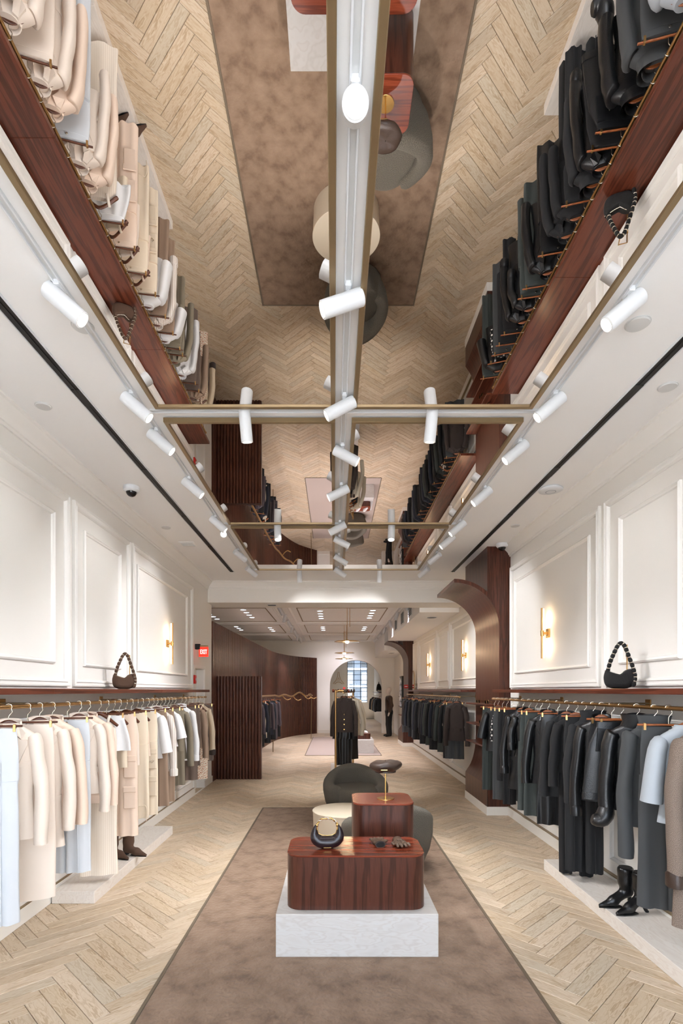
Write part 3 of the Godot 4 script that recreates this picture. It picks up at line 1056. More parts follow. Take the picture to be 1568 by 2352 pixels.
func build_fixtures() -> void:
	sconce(XL, 7.26, 1, "brass rod wall sconce on the panel near the exit sign")
	sconce(XR, 5.95, -1, "brass rod wall sconce on the panel between the black handbag and the arch")
	sconce(XR, 9.68, -1, "brass rod wall sconce just beyond the large wooden arch")
	sconce(XR, 13.3, -1, "brass rod wall sconce beside the tall arched mirror")
	# exit sign
	var ex := thing("exit_sign", "red glowing exit sign on a black bracket beside the door", "sign", Vector3(XL, 2.33, -8.75))
	part("bracket", box(S(), Vector3(0.04, 0.09, 0.0), Vector3(0.08, 0.09, 0.06), 0.005), M.black, ex)
	part("mount_bar", box(S(), Vector3(0.11, 0.1, 0), Vector3(0.2, 0.025, 0.03), 0.004), M.bronze, ex)
	part("sign_panel", box(S(), Vector3(0.135, 0.005, 0), Vector3(0.155, 0.16, 0.012), 0.002), M.exit_glow, ex)
	var tx := place("sign_letters", letters("EXIT", 0.1, 0.004), M.sign_white, ex, Vector3(0.135, 0.005, 0.009))
	tx.scale = Vector3(0.54, 1, 1)
	# fire alarm
	var al := thing("fire_alarm", "small red fire alarm box on the wall by the service door", "alarm", Vector3(XL, 1.88, -8.58))
	part("housing", box(S(), Vector3(0.025, 0, 0), Vector3(0.05, 0.14, 0.11), 0.008), M.red, al)
	part("strobe_lens", box(S(), Vector3(0.055, 0, -0.01), Vector3(0.02, 0.035, 0.035), 0.006), M.grey_plastic, al)
	# ceiling discs, access point, cameras, grille
	for c in [[-1.35, 2.86, 0.055, "flat white ceiling cover disc close to the track over the pale clothes"], [-2.0, 3.66, 0.05, "flat white ceiling cover disc close to the pale clothes wall crown"], [-2.02, 6.4, 0.05, "flat white ceiling cover disc between the dome camera and the grille"], [1.62, 2.84, 0.06, "flat white ceiling cover disc close to the track over the dark clothes"], [2.15, 3.43, 0.055, "flat white ceiling cover disc close to the dark clothes wall crown"], [2.15, 6.32, 0.05, "flat white ceiling cover disc between the access point and the arch"]]:
		var o := thing("ceiling_cover", c[3], "cover plate", Vector3(c[0], CEIL, -c[1]), 0, "flat white ceiling cover discs")
		part("plate", lathe(S(), [Vector2(c[2], 0), Vector2(c[2], -0.008), Vector2(c[2] - 0.004, -0.011), Vector2(0, -0.012)], 28), M.grey_plastic, o)
		part("gap_ring", lathe(S(), [Vector2(c[2] + 0.004, 0.0), Vector2(c[2] + 0.004, -0.003), Vector2(c[2], -0.003)], 28), M.grey_plastic, o)
	var ap := thing("access_point", "round white wireless access point on the ceiling", "access point", Vector3(2.1, CEIL, -5.16))
	part("dish", lathe(S(), [Vector2(0.1, 0), Vector2(0.115, -0.012), Vector2(0.11, -0.022), Vector2(0.07, -0.032), Vector2(0, -0.036)], 32, Transform3D.IDENTITY, false), M.white_metal, ap)
	part("status_ring", lathe(S(), [Vector2(0.05, -0.0345), Vector2(0.046, -0.037), Vector2(0.042, -0.036)], 28), M.pale_grey, ap)
	for c in [[-1.95, 5.12, "white dome security camera on the ceiling over the pale clothes"], [2.24, 7.1, "white dome security camera on the ceiling in front of the wooden pier"]]:
		var o := thing("dome_camera", c[2], "camera", Vector3(c[0], CEIL, -c[1]), 0, "white dome security cameras")
		part("base", lathe(S(), [Vector2(0.075, 0), Vector2(0.078, -0.01), Vector2(0.074, -0.036), Vector2(0.06, -0.05), Vector2(0.05, -0.052)], 28), M.white_metal, o)
		part("dome_lens", lathe(S(), [Vector2(0.05, -0.05), Vector2(0.046, -0.068), Vector2(0.034, -0.084), Vector2(0.016, -0.094), Vector2(0, -0.096)], 24, Transform3D.IDENTITY, false), M.dark_glass, o)
		for k in 3:
			var a := TAU * k / 3 + 0.4
			part("screw", lathe(S(), [Vector2(0.006, -0.026), Vector2(0.006, -0.032), Vector2(0, -0.032)], 8, Transform3D(Basis.IDENTITY, Vector3(cos(a) * 0.07, -0.005, sin(a) * 0.07))), M.grey_plastic, o)
	var gr := thing("ceiling_grille", "small square white air grille on the ceiling over the pale clothes", "air vent", Vector3(-1.95, CEIL, -7.1))
	part("frame", box(S(), Vector3(0, -0.004, 0), Vector3(0.2, 0.008, 0.2), 0.002), M.ceiling, gr)
	for k in 6:
		part("louvre", box(S(), Vector3(0, -0.011, -0.07 + k * 0.028), Vector3(0.16, 0.006, 0.012)), M.grey_plastic, gr)
	# walnut shelves, brass rails and stone platforms
	shelf("wall_shelf", XL, -1.94, -0.9, 8.3, "long walnut shelf above the rail of pale clothes")
	shelf("wall_shelf", XR, 2.05, -0.9, 6.9, "long walnut shelf above the rail of black leather clothes")
	shelf("wall_shelf", XR, 2.07, 8.7, 15.9, "walnut shelf above the black clothes between the two arches")
	rail(RLX, RLY, XL, -0.9, 8.16, [0.55, 2.1, 3.65, 5.2, 6.76, 8.05], "brass clothes rail of the pale clothes")
	rail(RRX, RRY, XR, -0.9, 6.97, [0.95, 2.5, 4.06, 5.6, 6.85], "brass clothes rail of the black leather clothes")
	rail(RRX + 0.02, RRY, XR, 8.9, 15.3, [9.0, 11.0, 13.0, 15.0], "brass clothes rail of the black clothes between the two arches")
	var pl := thing("display_platform", "low white stone platform under the pale clothes carrying brown boots", "platform", Vector3(-2.08, 0, -5.27), 0, "low stone platforms")
	part("slab", box(S(), Vector3(0, 0.0485, 0), Vector3(0.34, 0.097, 2.06), 0.003), M.stone_lying, pl)
	pl = thing("display_platform", "long low white stone platform carrying the black heeled boots", "platform", Vector3(2.175, 0, -2.6), 0, "low stone platforms")
	part("slab", box(S(), Vector3(0, 0.05, 0), Vector3(0.37, 0.1, 4.9), 0.003), M.stone_lying, pl)
	wood_arch(7.24, 8.44, "large walnut arched pier with a curved niche and shelves")
	wood_arch(16.1, 17.3, "smaller looking walnut arched pier beside the mannequin")
	# bags on the shelves
	shelf_bag(Vector3(-2.09, 1.713, -5.3), 0.5, M.suede, "brown suede shoulder bag with chunky chain handle on the shelf", "brass bag stand behind the brown suede shoulder bag")
	shelf_bag(Vector3(2.21, 1.713, -4.12), -0.35, M.black_suede, "black suede shoulder bag with chunky chain handle on the shelf", "brass bag stand behind the black suede shoulder bag")
	boots(Vector3(-2.06, 0.097, -5.15), 1.15, M.suede, ["brown suede pointed ankle boot towards the wall", "brown suede pointed ankle boot towards the aisle"], "brown suede ankle boots", 0.0)
	boots(Vector3(2.165, 0.1, -3.88), -1.42, M.boot_black, ["black leather heeled boot standing towards the wall", "black leather heeled boot with its curved heel in full view"], "black heeled boots", 1.0)


func shelf(called: String, xw: float, xf: float, d0: float, d1: float, label: String) -> void:
	var o := thing(called, label, "shelf", Vector3((xw + xf) / 2, 1.694, -(d0 + d1) / 2), 0, "walnut wall shelves")
	var n := int(ceil((d1 - d0) / 2.4))
	var l := (d1 - d0) / n
	for i in n:
		part("board", box(S(), Vector3(0, 0, (d1 - d0) / 2 - l * (i + 0.5)), Vector3(absf(xf - xw), 0.038, l - 0.0015), 0.003), M.walnut_z, o)


func rail(x: float, y: float, xw: float, d0: float, d1: float, brackets: Array, label: String) -> void:
	var o := thing("clothes_rail", label, "rail", Vector3(x, y, -(d0 + d1) / 2), 0, "brass clothes rails")
	var h := (d1 - d0) / 2
	part("bar", tube(S(), [Vector3(0, 0, h), Vector3(0, 0, -h)], 0.014, 16), M.brass, o)
	for e in [-1, 1]:
		part("end_cap", lathe(S(), [Vector2(0, 0.006), Vector2(0.014, 0.006), Vector2(0.017, 0.002), Vector2(0.017, -0.012), Vector2(0.014, -0.014)], 16, Transform3D(Basis(Vector3(1, 0, 0), Vector3(0, 0, e), Vector3(0, -e, 0)), Vector3(0, 0, h * e))), M.brass, o)
	for b in brackets:
		var z: float = -b + (d0 + d1) / 2
		part("bracket", box(S(), Vector3((xw - x) / 2, 0.012, z), Vector3(absf(xw - x), 0.012, 0.05), 0.002), M.bronze, o)
		part("wall_plate", box(S(), Vector3(xw - x - signf(xw) * 0.004, 0.012, z), Vector3(0.008, 0.06, 0.07), 0.002), M.brass, o)


func shelf_bag(at: Vector3, turn: float, m: Material, label: String, stand_label: String) -> void:
	var st := thing("bag_stand", stand_label, "stand", at + Vector3(0, 0, -0.06).rotated(Vector3.UP, turn), turn, "brass bag stands")
	part("foot", box(S(), Vector3(0, 0.003, 0), Vector3(0.09, 0.006, 0.09), 0.001), M.brass, st)
	part("post", tube(S(), [Vector3(0.06, 0.003, 0), Vector3(0.06, 0.345, 0), Vector3(0.0, 0.345, 0.0), Vector3(0, 0.345, 0.07)], 0.005, 8), M.brass, st)
	part("collar", lathe(S(), [Vector2(0.005, 0.01), Vector2(0.009, 0.01), Vector2(0.009, -0.01), Vector2(0.005, -0.01)], 12, Transform3D(Basis.IDENTITY, Vector3(0.06, 0.26, 0))), M.gold, st)
	var o := thing("shoulder_bag", label, "handbag", at, turn, "chain handle shoulder bags on the shelves")
	var out := PackedVector2Array()
	for v in smooth_path([Vector2(-0.1, 0.145), Vector2(-0.112, 0.09), Vector2(-0.1, 0.03), Vector2(-0.06, 0.006), Vector2(0.0, 0.002), Vector2(0.06, 0.006), Vector2(0.1, 0.04), Vector2(0.108, 0.1), Vector2(0.085, 0.15), Vector2(0.04, 0.145), Vector2(0.0, 0.115), Vector2(-0.04, 0.125), Vector2(-0.1, 0.145)], 4).slice(0, -1):
		out.append(v)
	part("body", pillow(S(), out, 0.045, Transform3D.IDENTITY, 5, 2.2), m, o)
	part("seam", sweep(S(), [Vector3(-0.105, 0.14, 0.0), Vector3(-0.09, 0.143, 0.012), Vector3(-0.04, 0.123, 0.018), Vector3(0.0, 0.113, 0.018), Vector3(0.04, 0.143, 0.016), Vector3(0.085, 0.15, 0.004)], 0.003, 0.003, 6), M.nickel, o)
	var s := S()
	lathe(s, [Vector2(0, 0.022), Vector2(0.008, 0.02), Vector2(0.014, 0.012), Vector2(0.0165, 0), Vector2(0.014, -0.012), Vector2(0.008, -0.02), Vector2(0, -0.022)], 10, Transform3D.IDENTITY, false)
	var link := mesh_of(s)
	s = S()
	lathe(s, [Vector2(0.0115, 0.004), Vector2(0.0155, 0.003), Vector2(0.0155, -0.003), Vector2(0.0115, -0.004)], 10, Transform3D.IDENTITY, false)
	var ring := mesh_of(s)
	var path := smooth_path([Vector3(-0.085, 0.13, 0.01), Vector3(-0.07, 0.2, 0.02), Vector3(-0.045, 0.27, 0.03), Vector3(-0.015, 0.335, 0.03), Vector3(0.012, 0.35, 0.03), Vector3(0.035, 0.315, 0.03), Vector3(0.06, 0.24, 0.035), Vector3(0.085, 0.16, 0.04), Vector3(0.1, 0.09, 0.03), Vector3(0.09, 0.03, 0.04)], 12)
	var run := 0.0
	var n := 0
	for i in path.size() - 1:
		run += path[i].distance_to(path[i + 1])
		if run > 0.0165:
			run = 0.0
			n += 1
			var t: Vector3 = (path[i + 1] - path[i]).normalized()
			var x := t.cross(Vector3(0.1, 0.2, 1)).normalized()
			var p := place("chain_link" if n % 2 else "metal_ring", link if n % 2 else ring, m if n % 2 else M.nickel, o, path[i])
			p.basis = Basis(x, t, x.cross(t)).rotated(t, 0.6 * n)
	part("snap", lathe(S(), [Vector2(0.006, 0), Vector2(0.005, 0.004), Vector2(0, 0.005)], 10, Transform3D(Basis(Vector3.RIGHT, Vector3(0, 0, 1), Vector3.DOWN), Vector3(0.06, 0.135, 0.03))), M.nickel, o)


func boots(at: Vector3, turn: float, m: Material, labels: Array, group: String, heel: float) -> void:
	for k in 2:
		var off := Vector3(-0.06 if k == 0 else 0.06, 0, -0.03 if k == 0 else 0.05)
		if heel > 0.0:
			off = Vector3(-0.06 if k == 0 else 0.06, 0, 0.015 - 0.03 * k)
		var o := thing("ankle_boot", labels[k], "boot", at + off.rotated(Vector3.UP, turn), turn + (0.1 if k else -0.05), group)
		var up := 0.055 * heel
		part("upper", blob(S(), [[Vector3(0, 0.24 + up * 0.5, -0.015), 0.058, Vector3(0, 0.13 + up, -0.015), 0.05], [Vector3(0, 0.13 + up, -0.015), 0.046, Vector3(0, 0.055 + up, -0.035), 0.036], [Vector3(0, 0.06 + up, -0.02), 0.036, Vector3(0, 0.04 + up * 0.25, 0.075), 0.035], [Vector3(0, 0.04, 0.085), 0.034, Vector3(0, 0.018, 0.185), 0.013]], 0.009, 0.03, [[Vector3(0, 1, 0), 0.265 + up * 0.5], [Vector3(0, -1, 0), -0.006]], Vector3(0.92, 1, 1)), m, o)
		part("opening", lathe(S(), [Vector2(0, 0.002), Vector2(0.046, 0.002), Vector2(0.046, -0.002)], 20, Transform3D(Basis.IDENTITY, Vector3(0, 0.2655 + up * 0.5, -0.015))), M.inside_shade, o)  # flat disc coloured dark for the shade down the boot shaft
		part("sole", sweep(S(), [Vector3(0, 0.005, 0.02), Vector3(0, 0.005, 0.08), Vector3(0, 0.005, 0.14), Vector3(0, 0.005, 0.19)], [0.022, 0.032, 0.024, 0.006], 0.005, 12), M.black, o)
		if heel > 0.0:
			part("heel", sweep(S(), smooth_path([Vector3(0, 0.085, -0.05), Vector3(0, 0.05, -0.045), Vector3(0, 0.025, -0.055), Vector3(0, 0.001, -0.075)], 4), 0.011, 0.013, 10, Vector3(0, 0, 1)), m, o)
		else:
			part("heel", box(S(), Vector3(0, 0.016, -0.045), Vector3(0.05, 0.032, 0.05), 0.006), M.black, o)


# ---------------------------------------------------------------- plinth, boxes, seats and what lies on them
func build_centre() -> void:
	var o := thing("stone_plinth", "white cast stone plinth on the rug carrying two walnut boxes", "plinth", Vector3(0.146, 0.012, -3.95))
	part("block", box(S(), Vector3(0, 0.136, 0), Vector3(1.03, 0.272, 1.165), 0.003), M.stone, o)
	o = thing("walnut_box", "wide low walnut display box carrying the handbag and gloves", "display box", Vector3(0.143, 0.284, -3.65))
	part("body", rbox(S(), 0.902, 0.445, 0.34, 0.1, 0.002), M.walnut_y, o)
	part("top", rbox(S(), 0.904, 0.447, 0.013, 0.101, 0.002, Vector3(0, 0.34, 0)), M.walnut_x, o)
	o = thing("walnut_box", "taller square walnut display box carrying the beret stand", "display box", Vector3(0.384, 0.284, -4.305))
	part("body", rbox(S(), 0.474, 0.445, 0.533, 0.085, 0.002), M.walnut_y, o)
	part("top", rbox(S(), 0.476, 0.447, 0.013, 0.086, 0.002, Vector3(0, 0.533, 0)), M.walnut_x, o)
	# hat stand and beret
	o = thing("hat_stand", "slim brass hat stand with round foot on the taller walnut box", "stand", Vector3(0.414, 0.83, -4.287))
	part("foot", lathe(S(), [Vector2(0, 0.006), Vector2(0.069, 0.005), Vector2(0.07, 0.003), Vector2(0.07, 0)], 40), M.gold, o)
	part("pole", tube(S(), [Vector3(0, 0.004, 0), Vector3(0, 0.25, 0)], 0.0055, 12), M.gold, o)
	part("knob", lathe(S(), [Vector2(0.0055, 0.0), Vector2(0.009, 0.003), Vector2(0.009, 0.01), Vector2(0.0055, 0.013)], 12, Transform3D(Basis.IDENTITY, Vector3(0, 0.175, 0))), M.gold, o)
	o = thing("beret", "dark brown leather beret on the brass stand", "hat", Vector3(0.412, 1.075, -4.287))
	var s := S()
	var rings := []
	for p in [[0.0, 0.05], [0.05, 0.06], [0.095, 0.058], [0.122, 0.044], [0.131, 0.026], [0.126, 0.008], [0.105, -0.012], [0.085, -0.022], [0.082, -0.03], [0.075, -0.03], [0.0, 0.0]]:
		var r := PackedVector3Array()
		for k in 36:
			var a := TAU * k / 36
			var wob: float = 1.0 + 0.025 * sin(a * 3 + 1.0) + 0.012 * sin(a * 7)
			r.append(Vector3(cos(a) * p[0] * wob, p[1] + 0.007 * cos(a - 0.6) * p[0] / 0.13 + 0.004 * sin(a * 5) * p[0] / 0.13, sin(a) * p[0] * wob))
		rings.append(r)
	loft(s, rings, true, false)
	part("crown", s, M.brown_leather, o)
	part("headband", lathe(S(), [Vector2(0.084, -0.018), Vector2(0.0855, -0.02), Vector2(0.0855, -0.031), Vector2(0.08, -0.032)], 36), M.brown_leather, o)
	part("name_plate", box(S(), Vector3(-0.02, 0.002, 0.12), Vector3(0.052, 0.007, 0.004), 0.001), M.gold, o)
	part("stalk", tube(S(), [Vector3(0, 0.05, 0), Vector3(0.002, 0.062, 0)], 0.003), M.brown_leather, o)
	handbag(Vector3(-0.047, 0.637, -3.585))
	glove(Vector3(0.306, 0.637, -3.665), 0.12, "brown leather glove lying with its cuff open to the rug edge")
	glove(Vector3(0.452, 0.637, -3.655), PI + 0.2, "brown leather glove lying with its fingers hanging forward")
	o = thing("drum_table", "round cream drum coffee table between the armchairs", "table", Vector3(0.14, 0.012, -6.15))
	part("drum", lathe(S(), [Vector2(0, 0), Vector2(0.37, 0), Vector2(0.375, 0.004), Vector2(0.385, 0.29), Vector2(0.385, 0.296)], 64), M.table, o)
	part("table_top", lathe(S(), [Vector2(0.385, 0.296), Vector2(0.39, 0.299), Vector2(0.39, 0.306), Vector2(0.387, 0.309), Vector2(0, 0.31)], 64), M.table, o)
	armchair(Vector3(0.29, 0.012, -7.18), 0.1, "charcoal boucle barrel armchair at the end of the rug facing the table")
	armchair(Vector3(0.505, 0.012, -5.1), PI + 0.28, "charcoal boucle barrel armchair turned with its back to the walnut box")


func handbag(at: Vector3) -> void:
	var o := thing("crescent_handbag", "dark burgundy leather crescent handbag with twisted gold handle", "handbag", at, 0.06)
	var path := smooth_path([Vector3(-0.072, 0.158, 0), Vector3(-0.083, 0.125, 0), Vector3(-0.083, 0.085, 0), Vector3(-0.06, 0.053, 0), Vector3(-0.025, 0.042, 0), Vector3(0.025, 0.042, 0), Vector3(0.06, 0.053, 0), Vector3(0.083, 0.085, 0), Vector3(0.083, 0.125, 0), Vector3(0.072, 0.158, 0)], 4)
	var rx := []
	var ry := []
	for i in path.size():
		var u := absf(2.0 * i / (path.size() - 1) - 1.0)
		rx.append(lerpf(0.0425, 0.006, pow(u, 1.6)) + (0.006 * (1.0 - absf(u - 0.45) * 4.0) if absf(u - 0.45) < 0.25 else 0.0))
		ry.append(lerpf(0.046, 0.008, pow(u, 1.7)))
	part("body", sweep(S(), path, rx, ry, 22, Vector3(0, 0, 1)), M.bag_leather, o)
	part("opening_trim", sweep(S(), smooth_path([Vector3(-0.066, 0.155, 0), Vector3(-0.063, 0.12, 0.0), Vector3(-0.05, 0.097, 0), Vector3(0, 0.086, 0), Vector3(0.05, 0.097, 0), Vector3(0.063, 0.12, 0), Vector3(0.066, 0.155, 0)], 4), 0.0022, 0.0022, 6, Vector3(0, 0, 1)), M.gold, o)
	for k in 2:
		var h := []
		for i in 41:
			var a := PI * (1.0 - i / 40.0)
			var c := Vector3(cos(a) * 0.066, 0.158 + sin(a) * 0.044, 0)
			var out := Vector3(cos(a), sin(a), 0)
			var w := i * 0.5 + k * PI
			h.append(c + (out * cos(w) + Vector3(0, 0, 1) * sin(w)) * 0.0045)
		part("handle_strand", tube(S(), h, 0.0042, 8), M.gold if k == 0 else M.nickel, o)
	for sg in [-1, 1]:
		part("clasp", lathe(S(), [Vector2(0, 0.012), Vector2(0.007, 0.01), Vector2(0.0095, 0.004), Vector2(0.0095, -0.006), Vector2(0.006, -0.012), Vector2(0, -0.013)], 12, Transform3D(Basis.IDENTITY, Vector3(0.069 * sg, 0.156, 0)), false), M.gold, o)
		part("tassel_ring", tube(S(), [Vector3(0.069 * sg, 0.146, 0.008), Vector3(0.066 * sg, 0.128, 0.018)], 0.004), M.gold, o)
	part("name_plate", box(S(), Vector3(0.0, 0.014, 0.034), Vector3(0.052, 0.004, 0.006), 0.001), M.gold, o)


func glove(at: Vector3, turn: float, label: String) -> void:
	var o := thing("leather_glove", label, "glove", at + Vector3(0, 0.002, 0), turn, "brown leather gloves on the walnut box")
	var b := [[Vector3(-0.02, 0.03, 0.02), 0.026, Vector3(-0.022, 0.03, -0.03), 0.024], [Vector3(0.02, 0.03, 0.02), 0.026, Vector3(0.022, 0.03, -0.03), 0.024], [Vector3(0, 0.03, 0.03), 0.034, Vector3(0, 0.03, 0.07), 0.039]]
	var xs := [-0.04, -0.014, 0.014, 0.038]
	var ln := [0.05, 0.066, 0.07, 0.06]
	for i in 4:
		var mid := Vector3(xs[i] * 1.15, 0.04, -0.045 - ln[i] * 0.55)
		b.append([Vector3(xs[i], 0.03, -0.04), 0.013, mid, 0.0125])
		b.append([mid, 0.0125, Vector3(xs[i] * 1.25, 0.026, -0.045 - ln[i]), 0.0105])
	b.append([Vector3(0.036, 0.03, 0.012), 0.016, Vector3(0.062, 0.034, -0.018), 0.0135])
	b.append([Vector3(0.062, 0.034, -0.018), 0.0135, Vector3(0.064, 0.03, -0.045), 0.011])
	part("hand", blob(S(), b, 0.0048, 0.008, [[Vector3(0, 0, 1), 0.082]], Vector3(0.88, 0.62, 0.8)), M.glove_leather, o)
	part("cuff_opening", sweep(S(), [Vector3(0, 0.0185, 0.0655), Vector3(0, 0.0185, 0.067)], 0.03, 0.019, 20), M.inside_shade, o)  # closed cap; the shade inside the cuff is put into its colour
	part("cuff_hem", sweep(S(), [Vector3(0, 0.0185, 0.058), Vector3(0, 0.0185, 0.0655)], 0.0355, 0.0248, 20), M.brown_leather, o)
	for x in [-0.02, 0.0, 0.02]:
		part("back_stitch", tube(S(), [Vector3(x, 0.0345, 0.02), Vector3(x * 1.1, 0.0338, -0.02)], 0.0016, 6), M.brown_leather, o)


func armchair(at: Vector3, turn: float, label: String) -> void:
	var o := thing("barrel_armchair", label, "armchair", at, turn, "charcoal boucle armchairs")
	var s := S()
	var rings := []
	var n := 56
	for i in n + 1:
		var u := 2.0 * i / n - 1.0
		var a := u * deg_to_rad(142)
		var end := clampf((absf(u) - 0.9) / 0.1, 0.0, 1.0)
		var f := sqrt(maxf(0.0, 1.0 - end * end)) * 0.97 + 0.03
		var h := lerpf(0.665, 0.45, smoothstep(0.0, 0.85, absf(u)))
		h = lerpf(0.28, h, pow(f, 0.6))
		var t := 0.155 * f
		var px := 0.44 * sin(a)
		var pz := -0.42 * cos(a)
		var nrm := Vector3(sin(a) / 0.44, 0, -cos(a) / 0.42).normalized()
		var c := Vector3(px, 0, pz) - nrm * 0.0775
		var r := PackedVector3Array()
		for q in [[-0.12, 0.02], [-0.04, 0.08], [0.3, 0.2], [0.48, 0.34]]:
			r.append(c + nrm * t * q[0] + Vector3(0, minf(q[1], h - 0.1), 0))
		for k in 9:
			var w := PI * k / 8
			r.append(c + nrm * cos(w) * t * 0.5 + Vector3(0, h - 0.075 * f + sin(w) * 0.075 * f, 0))
		for q in [[-0.5, 0.4], [-0.5, 0.2], [-0.5, 0.03]]:
			r.append(c + nrm * t * q[0] + Vector3(0, minf(q[1], h - 0.12), 0))
		rings.append(r)
	loft(s, rings)
	part("shell", s, M.boucle, o)
	s = S()
	rings = []
	for k in [[0.02, 0.8], [0.06, 0.92], [0.12, 0.99], [0.3, 1.0], [0.36, 0.985], [0.395, 0.94], [0.412, 0.85], [0.42, 0.6]]:
		var r := PackedVector3Array()
		for v in rrect(0.6 * k[1], 0.7 * k[1], 0.26 * k[1], 10):
			r.append(Vector3(v.x, k[0], -v.y + 0.05))
		rings.append(r)
	loft(s, rings)
	part("seat", s, M.boucle, o)
	part("base", lathe(S(), [Vector2(0.28, 0.03), Vector2(0.28, 0.0), Vector2(0, 0)], 32), M.black, o)


# ---------------------------------------------------------------- clothes
# Local axes of a garment: origin on the rail's axis, x across the shoulders, +z the front, y down from the rail.
var hanger_mesh := {}


func prof_at(prof: Array, y: float) -> Array:
	for i in prof.size() - 1:
		if y <= prof[i][0] and y >= prof[i + 1][0]:
			var u: float = (prof[i][0] - y) / maxf(1e-6, prof[i][0] - prof[i + 1][0])
			return [y, lerpf(prof[i][1], prof[i + 1][1], u), lerpf(prof[i][2], prof[i + 1][2], u)]
	return prof[-1] if y < prof[-1][0] else prof[0]


func front_z(prof: Array, x: float, y: float) -> float:
	var p := prof_at(prof, y)
	var c := pow(clampf(absf(x) / p[1], 0.0, 1.0), 1.0 / 0.75)
	return p[2] * pow(sqrt(maxf(0.0, 1.0 - c * c)), 0.85)


# a hanging tube of cloth through [y, half width, half thickness, x shift] with vertical folds that grow towards the hem
func cloth(s: SurfaceTool, prof: Array, fold := 0.012, nf := 4.0, ph := 0.0, seg := 28, cap := true) -> SurfaceTool:
	var rings := []
	var y0: float = prof[0][0]
	var y1: float = prof[-1][0]
	for i in prof.size() - 1:
		var a: Array = prof[i]
		var b: Array = prof[i + 1]
		var n := maxi(1, int(absf(b[0] - a[0]) / 0.07))
		for k in n + (1 if i == prof.size() - 2 else 0):
			var u := float(k) / n
			var y := lerpf(a[0], b[0], u)
			var w := lerpf(a[1], b[1], u)
			var t := lerpf(a[2], b[2], u)
			var xo: float = lerpf(a[3], b[3], u) if a.size() > 3 else 0.0
			var f := fold * pow((y0 - y) / (y0 - y1), 0.8)
			var r := PackedVector3Array()
			for q in seg:
				var w0 := TAU * q / seg
				var c := cos(w0)
				var sn := sin(w0)
				var x := signf(c) * pow(absf(c), 0.75)
				var z := signf(sn) * pow(absf(sn), 0.85)
				r.append(Vector3(xo + x * w * (1.0 + 0.03 * f / 0.012 * sin(y * 9.0 + ph)), y, z * t + f * sin(nf * x * 1.6 + ph + y * 1.3)))
			rings.append(r)
	return loft(s, rings, true, cap)


# a thin piece of cloth lying on the front of a body
func patch(s: SurfaceTool, poly: Array, prof: Array, lift := 0.008, flip := 1.0, zs := 1.0) -> SurfaceTool:
	var pts := PackedVector2Array()
	for p in poly:
		pts.append(Vector2(p[0] * flip, p[1]))
	var idx := Geometry2D.triangulate_polygon(pts)
	var top := []
	var low := []
	for p in pts:
		var z := front_z(prof, p.x, p.y)
		top.append(Vector3(p.x, p.y, (z + lift) * zs))
		low.append(Vector3(p.x, p.y, (z - 0.006) * zs))
	s.set_smooth_group(-1)
	for k in range(0, idx.size(), 3):
		tri(s, top[idx[k]], top[idx[k + 1]], top[idx[k + 2]])
	for i in pts.size():
		var j := (i + 1) % pts.size()
		quad(s, top[i], top[j], low[j], low[i])
	return s


func hanger_parts(kind: String) -> Dictionary:
	if hanger_mesh.has(kind):
		return hanger_mesh[kind]
	var h := {}
	var hook := []
	var stem := -0.085 if kind == "wood" else -0.1
	for v in [Vector3(0, stem, 0), Vector3(0, -0.062, 0), Vector3(0.006, -0.048, 0), Vector3(0.02, -0.03, 0)]:
		hook.append(v)
	for k in 9:
		var a := deg_to_rad(-38 + k * 26)
		hook.append(Vector3(cos(a) * 0.0185, sin(a) * 0.0185, 0))
	h.hook = mesh_of(tube(S(), smooth_path(hook, 2), 0.0028, 7, Vector3(0, 0, 1)))
	if kind == "wood":
		var path := smooth_path([Vector3(-0.15, -0.198, 0.008), Vector3(-0.115, -0.17, 0.004), Vector3(-0.06, -0.124, 0), Vector3(0, -0.092, 0), Vector3(0.06, -0.124, 0), Vector3(0.115, -0.17, 0.004), Vector3(0.15, -0.198, 0.008)], 4)
		var rx := []
		var ry := []
		for i in path.size():
			var u := absf(2.0 * i / (path.size() - 1) - 1.0)
			rx.append(lerpf(0.016, 0.012, u))
			ry.append(lerpf(0.007, 0.019, smoothstep(0.2, 0.8, u)) * (0.55 if u > 0.99 else 1.0))
		h.shoulder = mesh_of(sweep(S(), path, rx, ry, 12, Vector3(0, 0, 1)))
	else:
		h.bar = mesh_of(tube(S(), [Vector3(-0.175, -0.105, 0), Vector3(0.175, -0.105, 0)], 0.007, 10))
		var s := box(S(), Vector3(0, -0.118, 0.009), Vector3(0.015, 0.04, 0.005), 0.001)
		box(s, Vector3(0, -0.118, -0.009), Vector3(0.015, 0.04, 0.005), 0.001)
		h.clip = mesh_of(box(s, Vector3(0, -0.1, 0), Vector3(0.012, 0.012, 0.02), 0.002))
	hanger_mesh[kind] = h
	return h


func hanger(kind: String, wood: String, at: Vector3, turn: float, label: String, group: String) -> void:
	var h := hanger_parts(kind)
	var o := thing("clothes_hanger", label, "hanger", at, turn, group)
	place("hook", h.hook, M.nickel, o)
	if kind == "wood":
		place("shoulder_bar", h.shoulder, M[wood], o)
	else:
		place("crossbar", h.bar, M[wood], o)
		for x in [-0.135, 0.135]:
			place("clip", h.clip, M.brass, o, Vector3(x, 0, 0))


func g(p: Dictionary, k: String, or_else):
	return p[k] if p.has(k) else or_else


func button(s: SurfaceTool, at: Vector3, r := 0.009) -> SurfaceTool:
	return lathe(s, [Vector2(r, 0), Vector2(r, 0.003), Vector2(r * 0.7, 0.0045), Vector2(0, 0.004)], 12, Transform3D(Basis(Vector3.RIGHT, Vector3(0, 0, 1), Vector3.DOWN), at))


